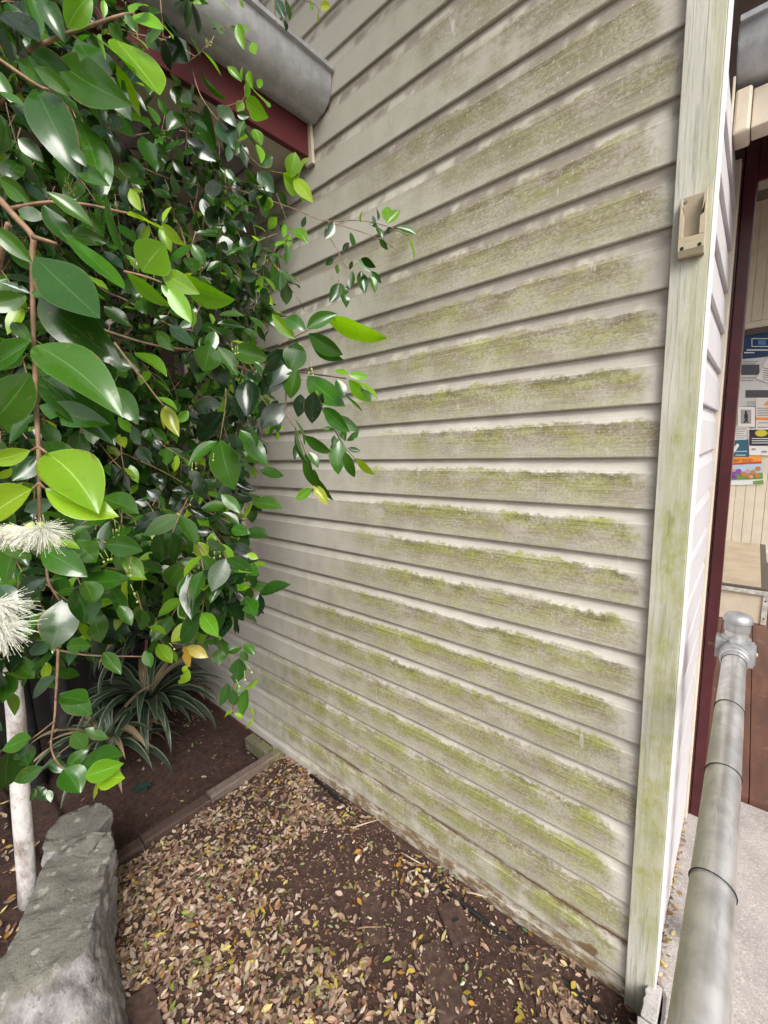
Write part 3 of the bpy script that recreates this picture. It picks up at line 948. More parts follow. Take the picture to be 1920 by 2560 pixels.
# ------------------------------------------------------------------ notices on the hall wall
def c6(x, y): return 1560 + x / 3.161, 700 + y / 3.161
def flat_quad(mb, pts, X, th=.0012):
    P = [on(*c6(*a), 0, X) for a in pts]
    i = len(mb.v)
    mb.v += [(X, v.y, v.z) for v in P] + [(X + th, v.y, v.z) for v in P]
    n = len(P)
    mb.f.append(tuple(i + k for k in range(n)))
    mb.f.append(tuple(i + n + k for k in reversed(range(n))))
    for k in range(n):
        mb.f.append((i + k, i + (k + 1) % n, i + n + (k + 1) % n, i + n + k))
    return P
def notice(name, label, pts, colr, bits, X, cat='poster'):
    mb = MB()
    P = flat_quad(mb, pts, X)
    base = sum(P, Vector()) / len(P)
    root = mb.build(name, mcol(colr[0], colr[1]), None, base=base)
    tag(root, label, cat, 'notices pinned on the hall wall')
    for k, (nm, cn, cc, qs) in enumerate(bits):
        for q_ in qs:
            mb = MB()
            flat_quad(mb, q_, X - .0016 - .0008 * k, .0006)
            o = mb.build(nm, mcol(cn, cc), None, base=base)
            o.parent = root
            o.location = (0, 0, 0)
    return root
def rect(x0, y0, x1, y1): return [(x0, y0), (x1, y0), (x1, y1), (x0, y1)]
def lines(x0, y0, x1, y1, n, th=6): return [rect(x0, y0 + (y1 - y0) * k / max(1, n - 1), x1 - (x1 - x0) * .15 * ((k * 37) % 3), y0 + (y1 - y0) * k / max(1, n - 1) + th) for k in range(n)]
NB, NK = ('ink_blue', (.012, .045, .13)), ('ink_black', (.03, .03, .035))
notice('notice', 'dark blue poster with thin white outlined rectangle under the brown rail', [(950, 415), (1260, 390), (1260, 590), (930, 625)], ('poster_navy', (.012, .045, .12)),
       [('outline', 'ink_white', (.7, .75, .8), [rect(1010, 460, 1260, 466), rect(1010, 522, 1260, 528), rect(1008, 460, 1014, 528)]), ('emblem', 'ink_sky', (.08, .22, .42), [rect(1060, 475, 1120, 512)]),
        ('text_line', 'ink_white', (.7, .75, .8), [rect(970, 548, 1200, 558), rect(950, 570, 1030, 578)])], 5.150)
notice('notice', 'white sheet with dark landscape picture below the navy poster', [(925, 625), (1250, 600), (1250, 1000), (900, 1000)], ('poster_pale', (.60, .61, .64)),
       [('picture', 'ink_slate', (.07, .075, .095), [rect(925, 668, 1070, 750), rect(960, 870, 1250, 930)]), ('text_line', 'ink_grey', (.25, .25, .28), lines(930, 640, 1060, 655, 2) + lines(925, 770, 1040, 790, 2) + lines(970, 960, 1180, 990, 3, 5))], 5.153)
notice('notice', 'tilted white sheet of small print overlapping the pale landscape sheet', [(1140, 600), (1300, 640), (1240, 850), (1045, 780)], ('paper_white', (.72, .72, .73)),
       [('text_line', 'ink_grey', (.25, .25, .28), [[(1100, 690 + k * 18), (1210, 718 + k * 18), (1208, 724 + k * 18), (1099, 696 + k * 18)] for k in range(6)])], 5.146)
notice('notice', 'small white card with black and white photo of a figure', rect(900, 1003, 1036, 1160), ('card_white', (.75, .75, .76)),
       [('picture', 'ink_photo', (.33, .33, .34), [rect(925, 1025, 1005, 1135)]), ('figure', 'ink_black', (.03, .03, .035), [rect(955, 1035, 972, 1060), rect(950, 1060, 978, 1095), [(940, 1125), (975, 1090), (982, 1100), (952, 1132)], [(960, 1095), (985, 1125), (975, 1130), (952, 1100)]])], 5.145)
notice('notice', 'white flyer with orange band and lines of print', rect(1042, 930, 1300, 1180), ('flyer_cream', (.68, .66, .64)),
       [('band', 'ink_orange', (.75, .28, .06), [rect(1042, 1085, 1300, 1108), [(1100, 990), (1140, 950), (1180, 990)]]), ('text_line', 'ink_grey', (.25, .25, .28), lines(1055, 1010, 1260, 1065, 4) + lines(1060, 1125, 1250, 1160, 2))], 5.149)
notice('notice', 'white sheet of faint print under the small photo card', rect(872, 1150, 985, 1262), ('paper_white', (.72, .72, .73)),
       [('text_line', 'ink_grey', (.25, .25, .28), lines(885, 1175, 970, 1245, 5, 5))], 5.151)
notice('notice', 'black and white flyer with yellow oval picture', [(980, 1175), (1260, 1170), (1260, 1385), (990, 1385)], ('card_white', (.75, .75, .76)),
       [('picture', 'ink_dark_plum', (.03, .022, .035), [rect(990, 1182, 1260, 1310)]), ('oval', 'ink_yellow', (.55, .52, .04), [[(1085 + 50 * math.cos(a * .5236), 1210 + 28 * math.sin(a * .5236)) for a in range(12)]]),
        ('text_line', 'ink_white', (.7, .75, .8), lines(1010, 1250, 1200, 1285, 3)), ('small_print', 'ink_grey', (.25, .25, .28), [rect(1010, 1330, 1040, 1342), rect(1090, 1350, 1130, 1362)])], 5.144)
notice('notice', 'teal blue leaflet with white tilted tag beside the maroon door frame', [(870, 1270), (985, 1260), (985, 1400), (860, 1395)], ('poster_teal', (.03, .12, .19)),
       [('tag_shape', 'card_white', (.75, .75, .76), [[(865, 1330), (895, 1290), (912, 1305), (872, 1368)]]), ('text_line', 'ink_pale_blue', (.35, .5, .58), lines(880, 1350, 975, 1380, 2, 9))], 5.1475)
nf = notice('notice', 'colourful flyer with orange title band reading PREP 2020 lowest on the wall', [(838, 1403), (1086, 1385), (1105, 1615), (835, 1622)], ('flyer_white', (.70, .74, .78)),
       [('title_band', 'ink_orange_band', (.80, .33, .05), [[(838, 1403), (1086, 1386), (1087, 1432), (838, 1448)]]),
        ('sky_picture', 'ink_sky_pale', (.42, .58, .72), [[(838, 1462), (1092, 1450), (1098, 1545), (837, 1560)]]),
        ('grass_picture', 'ink_green', (.14, .30, .05), [[(837, 1540), (1096, 1522), (1098, 1572), (836, 1582)], [(1020, 1590), (1100, 1580), (1103, 1612), (1020, 1612)]]),
        ('subtitle', 'ink_red', (.6, .05, .04), [[(838, 1449), (1087, 1433), (1088, 1449), (838, 1462)]]),
        ('picture', 'ink_purple', (.22, .08, .35), [[(a + 26 * math.cos(k * .785), b + 24 * math.sin(k * .785)) for k in range(8)] for a, b in ((905, 1515), (860, 1535))] + [rect(850, 1550, 895, 1572)]),
        ('picture', 'ink_tan', (.50, .20, .07), [[(a + 22 * math.cos(k * .785), b + 20 * math.sin(k * .785)) for k in range(8)] for a, b in ((945, 1535), (985, 1545), (1020, 1520), (1060, 1492), (1055, 1545))]),
        ('picture', 'ink_pink', (.65, .30, .28), [[(a + 16 * math.cos(k * .785), b + 14 * math.sin(k * .785)) for k in range(8)] for a, b in ((978, 1508), (1005, 1555), (868, 1503))])], 5.150)
tcv = bpy.data.curves.new('title_text', 'FONT')
tcv.body = 'PREP 2020'
tcv.size = .048
tcv.extrude = .0004
tcv.align_x = 'LEFT'
tmp = bpy.data.objects.new('title_text_curve', tcv)
COL.objects.link(tmp)
bpy.context.view_layer.update()
tme = bpy.data.meshes.new_from_object(tmp.evaluated_get(bpy.context.evaluated_depsgraph_get()))
bpy.data.objects.remove(tmp)
tme.materials.clear()
tme.materials.append(mcol('ink_rust', (.42, .09, .02)))
to = bpy.data.objects.new('title_text', tme)
COL.objects.link(to)
Pb = on(*c6(826, 1437), 0, 5.143)
to.parent = nf
to.location = Vector((5.143, Pb.y, Pb.z)) - Vector(nf.location)
to.rotation_euler = (R_(90), 0, R_(-90))
# brown rail above the notices
c = MB(); c.box((5.132, -1.9, 2.66), (5.1445, .35, 2.722)); c.build('picture_rail', M['boxedge'], nw)

# ------------------------------------------------------------------ edging, bricks, hose, twigs
def plank(name, label, a, b, wd, zt, zb_, mat, grp=None, seed=0):
    a, b = Vector(a), Vector(b)
    d = (b - a).normalized()
    s_ = Vector((-d.y, d.x, 0))
    rnd = random.Random(seed)
    mb = MB()
    n = 26
    for i in range(n + 1):
        t = i / n
        pc = a.lerp(b, t)
        e0 = wd * .5 + rnd.uniform(-.0022, .0022)
        e1 = wd * .5 + rnd.uniform(-.0022, .0022)
        z = zt + rnd.uniform(-.0015, .0015)
        r = .005
        for off, zz in ((-e0, zb_), (-e0, z - r), (-e0 + r, z), (e1 - r, z), (e1, z - r), (e1, zb_)):
            q_ = pc + s_ * off
            mb.v.append((q_.x, q_.y, zz))
    for i in range(n):
        for j in range(5):
            q0 = i * 6 + j
            mb.f.append((q0, q0 + 6, q0 + 7, q0 + 1))
    mb.f.append(tuple(range(6)))
    mb.f.append(tuple(n * 6 + k for k in reversed(range(6))))
    return tag(mb.build(name, mat, base=(a + b) / 2), label, 'plank', grp)
plank('edging_plank', 'weathered grey edging plank with mossy end touching the wall side', (-.045, 1.700, 0), (-.43, 1.716, 0), .050, .036, -.12, M['plank'], 'timber edging across the bed', 1)
plank('edging_plank', 'plain brown edging plank in line behind the leaf litter', (-.435, 1.712, 0), (-.72, 1.722, 0), .058, .028, -.12, M['plank2'], 'timber edging across the bed', 2)
plank('edging_plank', 'short dark edging piece ending at the stone block', (-.722, 1.722, 0), (-.86, 1.73, 0), .060, .020, -.12, M['plank2'], 'timber edging across the bed', 3)
plank('timber_offcut', 'short mossy timber offcut lying along the wall base', (-.062, 1.765, 0), (-.060, 1.965, 0), .052, .012, -.06, M['mossplank'], None, 4)

def brick(label, cx, cy, ang, L=.22, Wd=.105, zt=.006, hole=False, seed=0):
    mb = MB()
    d = Vector((math.cos(ang), math.sin(ang), 0))
    s_ = Vector((-d.y, d.x, 0))
    mb.obox((cx, cy, zt - .03), d * L / 2, s_ * Wd / 2, (0, 0, .03))
    o = mb.build('paving_brick', M['brick'], base=(cx, cy, zt), bevel=.005)
    tag(o, label, 'brick', 'bricks half buried in the bed')
    if hole:
        hb = MB()
        pts = []
        for k in range(16):
            a = 2 * math.pi * k / 16
            pts.append(Vector((cx, cy, 0)) + s_ * .0135 * math.cos(a) + d * (.006 * math.sin(a)))
        hb.prism([(v.x, v.y) for v in pts], 2, zt - .02, zt + .0012)
        h_ = hb.build('brick_hole', M['hole'], None, base=(cx, cy, zt))
        h_.parent = o
        h_.location = (0, 0, 0)
    return o
brick('soil stained brick with one dark slot hole nearest the wall', -.150, .545, R_(58), .13, .085, .012, True)
brick('half buried brick showing only its long edge in bare soil', -.30, .80, R_(50), .22, .08, .0075)
brick('half buried brick tilted beside the slotted one', -.315, .50, R_(60), .2, .1, .0072)
brick('half buried brick near the bottom of the corner board', -.13, .235, R_(35), .22, .1, .0078)
brick('brown brick standing against the foot of the grey stone', -.945, 1.085, R_(80), .2, .085, .022)

hp = [(-.035, 1.45, .008), (-.045, 1.28, .008), (-.052, 1.12, -.002), (-.075, .98, -.012), (-.078, .82, -.008), (-.080, .66, -.001), (-.083, .52, .002), (-.078, .36, -.010), (-.082, .20, .001), (-.10, .08, -.002), (-.15, .0, .006)]
c = MB(); c.tube(hp, .0085, 12); tag(c.build('irrigation_hose', M['hose'], base=hp[5], smooth='all'), 'thin black irrigation hose half buried along the wall base', 'hose')
def c7b(x, y): return 800 + x / 2.765, 1900 + y / 2.765
for lab, pts in (('pale dead stick near the hose, farthest from the corner board', ((225, 470), (310, 445), (405, 408))), ('longest pale dead stick in the bare soil', ((560, 640), (640, 690), (715, 722))),
                 ('pale forked stick beside the rusty bottom board', ((1010, 910), (1090, 935), (1155, 943))), ('brown dead stick at the edge of the dense leaf litter', ((255, 1165), (330, 1160), (425, 1150)))):
    mb = MB()
    P = [on(*c7b(*a), 2, .022) for a in pts]
    mb.tube([v + Vector((0, 0, .004 * math.sin(i * 2))) for i, v in enumerate(P)], [.003, .0028, .0018], 6)
    if 'forked' in lab:
        P2 = [on(*c7b(*a), 2, .024) for a in ((1015, 918), (1080, 925), (1150, 950))]
        mb.tube(P2, [.002, .002, .0012], 6)
    tag(mb.build('twig', M['paletwig'] if 'pale' in lab else M['twig'], base=P[0], smooth='all'), lab, 'twig', 'sticks on the bare soil')

# ------------------------------------------------------------------ grey stone wall
def stone(name, label, top, zt, base_pts, seed):
    # top outline and foot outline with the same number of points, roughened
    rnd = random.Random(seed)
    bm = bmesh.new()
    rings = []
    NZ = 10
    for k in range(NZ + 1):
        t = k / NZ
        ring = []
        for a, b in zip(base_pts, top):
            x = a[0] + (b[0] - a[0]) * t
            y = a[1] + (b[1] - a[1]) * t
            z = -.08 + (b[2] + .08) * t
            ring.append(bm.verts.new((x, y, z)))
        rings.append(ring)
    n = len(top)
    for r0, r1 in zip(rings, rings[1:]):
        for j in range(n):
            bm.faces.new((r0[j], r0[(j + 1) % n], r1[(j + 1) % n], r1[j]))
    bm.faces.new(rings[-1])
    bm.faces.new(list(reversed(rings[0])))
    bmesh.ops.triangulate(bm, faces=[f for f in bm.faces if len(f.verts) > 4])
    bmesh.ops.subdivide_edges(bm, edges=bm.edges[:], cuts=5, use_grid_fill=True)
    bmesh.ops.smooth_vert(bm, verts=bm.verts[:], factor=.15, use_axis_x=True, use_axis_y=True, use_axis_z=True)
    for v in bm.verts:
        c_ = v.co
        q_ = .005 * hnoise(c_.x * 1.0 + c_.z, c_.y + c_.z * .7, 9 + seed) + .005 * hnoise(c_.x + 2, c_.y + c_.z, 27) + .0025 * hnoise(c_.x + c_.z, c_.y, 70)
        d = Vector((1, .1, .25 if c_.z > zt - .05 else 0)).normalized()
        v.co = c_ + d * q_
    from mathutils import noise as mnoise
    bm.normal_update()
    for v in bm.verts:
        nn = mnoise.fractal(v.co * 9 + Vector((seed, 0, 0)), 1.0, 2.0, 4) * .0055 + mnoise.fractal(v.co * 34, .9, 2.1, 4) * .0042
        ch = mnoise.noise(v.co * 13 + Vector((0, seed, 0)))
        if ch > .28: nn -= (ch - .28) * .03
        v.co += v.normal * nn
    bmesh.ops.recalc_face_normals(bm, faces=bm.faces)
    me = bpy.data.meshes.new(name)
    cen = Vector((sum(v.co.x for v in bm.verts) / len(bm.verts), sum(v.co.y for v in bm.verts) / len(bm.verts), 0))
    for v in bm.verts:
        v.co -= cen
    bm.to_mesh(me)
    bm.free()
    me.materials.append(M['stone'])
    me.polygons.foreach_set('use_smooth', [True] * len(me.polygons))
    o = bpy.data.objects.new(name, me)
    COL.objects.link(o)
    o.location = cen
    return tag(o, label, 'stone', 'stones of the garden wall')
def dens(pts, n=3):
    o = []
    for i, a in enumerate(pts):
        b = pts[(i + 1) % len(pts)]
        for k in range(n):
            o.append(tuple(a[j] + (b[j] - a[j]) * k / n for j in range(len(a))))
    return o
zt = .30
tA = [(-.862, 1.525), (-.868, 1.47), (-.912, 1.42), (-.945, 1.345), (-.99, 1.24), (-1.035, 1.158), (-1.085, 1.165), (-1.14, 1.20), (-1.20, 1.22), (-1.25, 1.27), (-1.18, 1.33), (-1.128, 1.41), (-1.07, 1.53), (-1.03, 1.575), (-.97, 1.585), (-.90, 1.578)]
bA = [(-.872, 1.56), (-.885, 1.50), (-.905, 1.44), (-.922, 1.37), (-.937, 1.27), (-.955, 1.05), (-.985, .80), (-1.12, .74), (-1.25, .76), (-1.34, 1.0), (-1.19, 1.33), (-1.13, 1.41), (-1.08, 1.54), (-1.03, 1.585), (-.97, 1.60), (-.90, 1.595)]
stone('stone_block', 'long grey lichen spotted stone block with sloping pale side', dens([(*a, zt - (.012 if i in (1, 2, 3) else 0)) for i, a in enumerate(tA)], 2), zt, dens(bA, 2), 1)
tB = [(-.818, 1.70), (-.822, 1.655), (-.87, 1.61), (-.93, 1.605), (-.99, 1.61), (-1.035, 1.66), (-1.0, 1.75), (-.95, 1.79), (-.88, 1.775), (-.84, 1.745)]
bB = [(-.835, 1.72), (-.84, 1.67), (-.88, 1.625), (-.94, 1.615), (-.99, 1.62), (-1.03, 1.67), (-1.0, 1.76), (-.95, 1.81), (-.89, 1.79), (-.85, 1.76)]
stone('stone_block', 'smaller round nosed grey stone at the far end of the wall', dens([(*a, .272) for a in tB], 3), .272, dens(bB, 3), 3)

# ------------------------------------------------------------------ fallen leaves
def litter_col(rnd, bright=0.0):
    k = rnd.random()
    v = rnd.uniform(.40, .96)
    if k < .07 + bright:
        c_ = rnd.choice([(.50, .36, .05), (.55, .44, .08), (.48, .24, .04)])
    elif k < .115 + bright:
        c_ = rnd.choice([(.24, .30, .06), (.14, .22, .05), (.30, .34, .09)])
    elif k < .55:
        c_ = rnd.choice([(.34, .205, .130), (.40, .255, .170), (.33, .165, .100), (.44, .30, .20)])
    elif k < .80:
        c_ = rnd.choice([(.52, .39, .26), (.60, .48, .35), (.50, .32, .23)])
    else:
        c_ = rnd.choice([(.17, .095, .06), (.12, .07, .05), (.22, .12, .08)])
    return tuple(x * v for x in c_)
def add_litter(mb, rnd, x, y, z, sz=1.0, bright=0.0, flat=.35):
    a = rnd.uniform(0, 2 * math.pi)
    ax = Vector((math.cos(a), math.sin(a), rnd.uniform(-.28, .28)))
    nr = Vector((rnd.uniform(-flat, flat) * 1.4, rnd.uniform(-flat, flat) * 1.4, rnd.choice((1, 1, -1))))
    L = rnd.triangular(.010, .038, .024) * sz
    mb.leaf(Vector((x, y, z)) - ax * L * .5, ax, nr, L, rnd.uniform(.38, .55), litter_col(rnd, bright), droop=rnd.uniform(-.9, .9), fold=rnd.uniform(-.1, .55), rows=4, tip=rnd.uniform(.85, 1.0))
rnd = random.Random(11)
lm_ = MB()
def bare(x, y):                       # how bare the bed is: the strip by the wall and the patch of open soil
    b = 0.0
    b = max(b, 1.15 - abs((x + .22 + .10 * (y - .5)) / .34)) if .25 < y < 1.2 else b
    b = max(b, .95 * math.exp(-(((x + .30) / .24) ** 2 + ((y - 1.02) / .20) ** 2)))
    b = max(b, .9 * math.exp(-(((x + .18) / .20) ** 2 + ((y - .55) / .26) ** 2)))
    b = max(b, .75 * math.exp(-(((x + .42) / .10) ** 2 + ((y - .78) / .10) ** 2)))
    b = max(b, .9 if x > -.11 and y < 1.35 else 0)
    return min(1, b + .30 * hnoise(x, y, 7))
cnt = 0
while cnt < 8200:
    x = rnd.uniform(-.98, -.02)
    y = rnd.uniform(.02, 1.672)
    if rnd.random() < max(0.0, min(.93, 1.05 * bare(x, y))):
        if rnd.random() < .985: continue
    if x < -.93 and y < 1.1 and rnd.random() < .5: continue
    if hnoise(x + 9, y, 5) < -.15 and rnd.random() < .55: continue
    cnt += 1
    add_litter(lm_, rnd, x, y, ground_z(x, y) + .004 + rnd.random() ** 2 * .018)
for k in range(150):
    x, y = rnd.uniform(-.45, -.03), rnd.uniform(.05, 1.2)
    add_litter(lm_, rnd, x, y, ground_z(x, y) + .012, 1.0, .35)
for k in range(6500):                  # small broken bits on the bare soil
    x, y = rnd.uniform(-.95, -.03), rnd.uniform(.05, 1.66)
    add_litter(lm_, rnd, x, y, ground_z(x, y) + .006 + rnd.random() * .012, rnd.uniform(.2, .5), .0)
for k in range(330):                   # thinner scatter on the sunken soil beyond the edging
    x, y = rnd.uniform(-.85, -.03), rnd.uniform(1.76, 2.9)
    add_litter(lm_, rnd, x, y, ground_z(x, y) + .006, rnd.choice((.25, .3, .35, .9)), .05)
for k in range(420):
    x, y = rnd.uniform(-.25, -.03), rnd.uniform(2.35, 2.9)
    add_litter(lm_, rnd, x, y, ground_z(x, y) + .01, .5, .0)
for k in range(900):                   # left of the stones
    x, y = rnd.uniform(-1.8, -1.0), rnd.uniform(1.2, 2.9)
    add_litter(lm_, rnd, x, y, ground_z(x, y) + .008 + rnd.random() * .02, 1.1, .22)
tag(lm_.build('leaf_litter', M['litter'], smooth='all', fixn=False), 'dry tan and brown fallen leaves covering the garden bed', 'leaf litter', kind='stuff')
lp = MB()
for k in range(150):
    x = rnd.uniform(.0, .68)
    y = -.006 - abs(rnd.gauss(0, .010)) * (1.2 - x)
    add_litter(lp, rnd, x, y, .126 + rnd.random() * .012, .6, .12)
for x, y, s_ in ((.10, -.022, 1.0), (.16, -.034, 1.1), (.22, -.020, .9), (.31, -.036, .9), (.05, -.028, .8), (.62, -.065, 1.0), (.25, -.030, 1), (-.2, -.42, .9), (.9, -.12, 1)):
    add_litter(lp, rnd, x, y, .128, s_, 1.0)
tag(lp.build('path_leaves', M['litter'], smooth='all', fixn=False), 'small dry leaves caught along the white wall foot on the path', 'fallen leaves', kind='stuff')

# ------------------------------------------------------------------ striped strap plants and a seedling
def strap_plant(name, label, c0, n, L, seed, stem=None, dry=.15):
    rnd = random.Random(seed)
    root = empty(name, (c0[0], c0[1], ground_z(c0[0], c0[1])), label, 'plant', 'striped strappy plants under the tree')
    mb, md = MB(), MB()
    for k in range(n):
        a = k * 2.39996 + rnd.uniform(-.2, .2)
        el = rnd.uniform(.15, 1.25)
        ax = Vector((math.cos(a) * math.cos(el), math.sin(a) * math.cos(el), math.sin(el)))
        isdry = rnd.random() < dry
        tgt = md if isdry else mb
        cc = (.30, .23, .14) if isdry else rnd.choice([(.018, .046, .020), (.014, .036, .018), (.028, .062, .026)])
        tgt.leaf(c0, ax, (0, 0, 1) if el < 1.2 else (-math.cos(a), -math.sin(a), .3), L * rnd.uniform(.75, 1.2), rnd.uniform(.10, .14), cc, droop=rnd.uniform(1.4, 2.6), fold=.30, rows=12, tip=.62)
    mb.build('leaves', M['strap'], root, smooth='all', fixn=False)
    if md.v:
        md.build('dead_leaves', M['drystrap'], root, smooth='all', fixn=False)
    if stem:
        s_ = MB(); s_.tube([stem, (stem[0] * .5 + c0[0] * .5 + .01, stem[1] * .5 + c0[1] * .5, (stem[2] + c0[2]) / 2), c0], [.011, .010, .009], 10)
        s_.build('stem', M['twig'], root, smooth='all')
    return root
strap_plant('strap_plant', 'low striped strappy plant drooping onto the bare soil', (-.43, 2.36, .24), 72, .44, 3, (-.43, 2.43, -.05), .12)
strap_plant('strap_plant', 'taller striped strappy plant on a cane behind the low one', (-.37, 2.44, .58), 54, .40, 5, (-.45, 2.55, -.05), .05)
strap_plant('strap_plant', 'half dead strappy plant with tan leaves beside the black stumps', (-.66, 2.28, .16), 46, .38, 8, (-.62, 2.30, -.05), .4)
strap_plant('strap_plant', 'striped strappy plant leaning against the far wall corner', (-.22, 2.62, .14), 26, .30, 9, (-.2, 2.62, -.05), .35)
sl = empty('seedling', (-.66, 1.93, -.05), 'small dark seedling with few leaves on the bare soil', 'plant')
P0 = on(650 / 1.8433, 1800 + 350 / 1.8433, 2, ground_z(-.66, 1.93))
sl.location = P0
c = MB(); c.tube([P0, P0 + Vector((.004, -.01, .03)), P0 + Vector((.006, -.015, .055))], [.002, .0015, .001], 6); c.build('stem', M['twig'], sl)
c = MB()
for k in range(7):
    a = k * 2.4
    c.leaf(P0 + Vector((.005, -.012, .05)), (math.cos(a), math.sin(a), .15), (0, 0, 1), .05, .55, (.035, .075, .06), droop=.5, rows=5)
c.build('leaves', M['leaf'], sl, smooth='all', fixn=False)

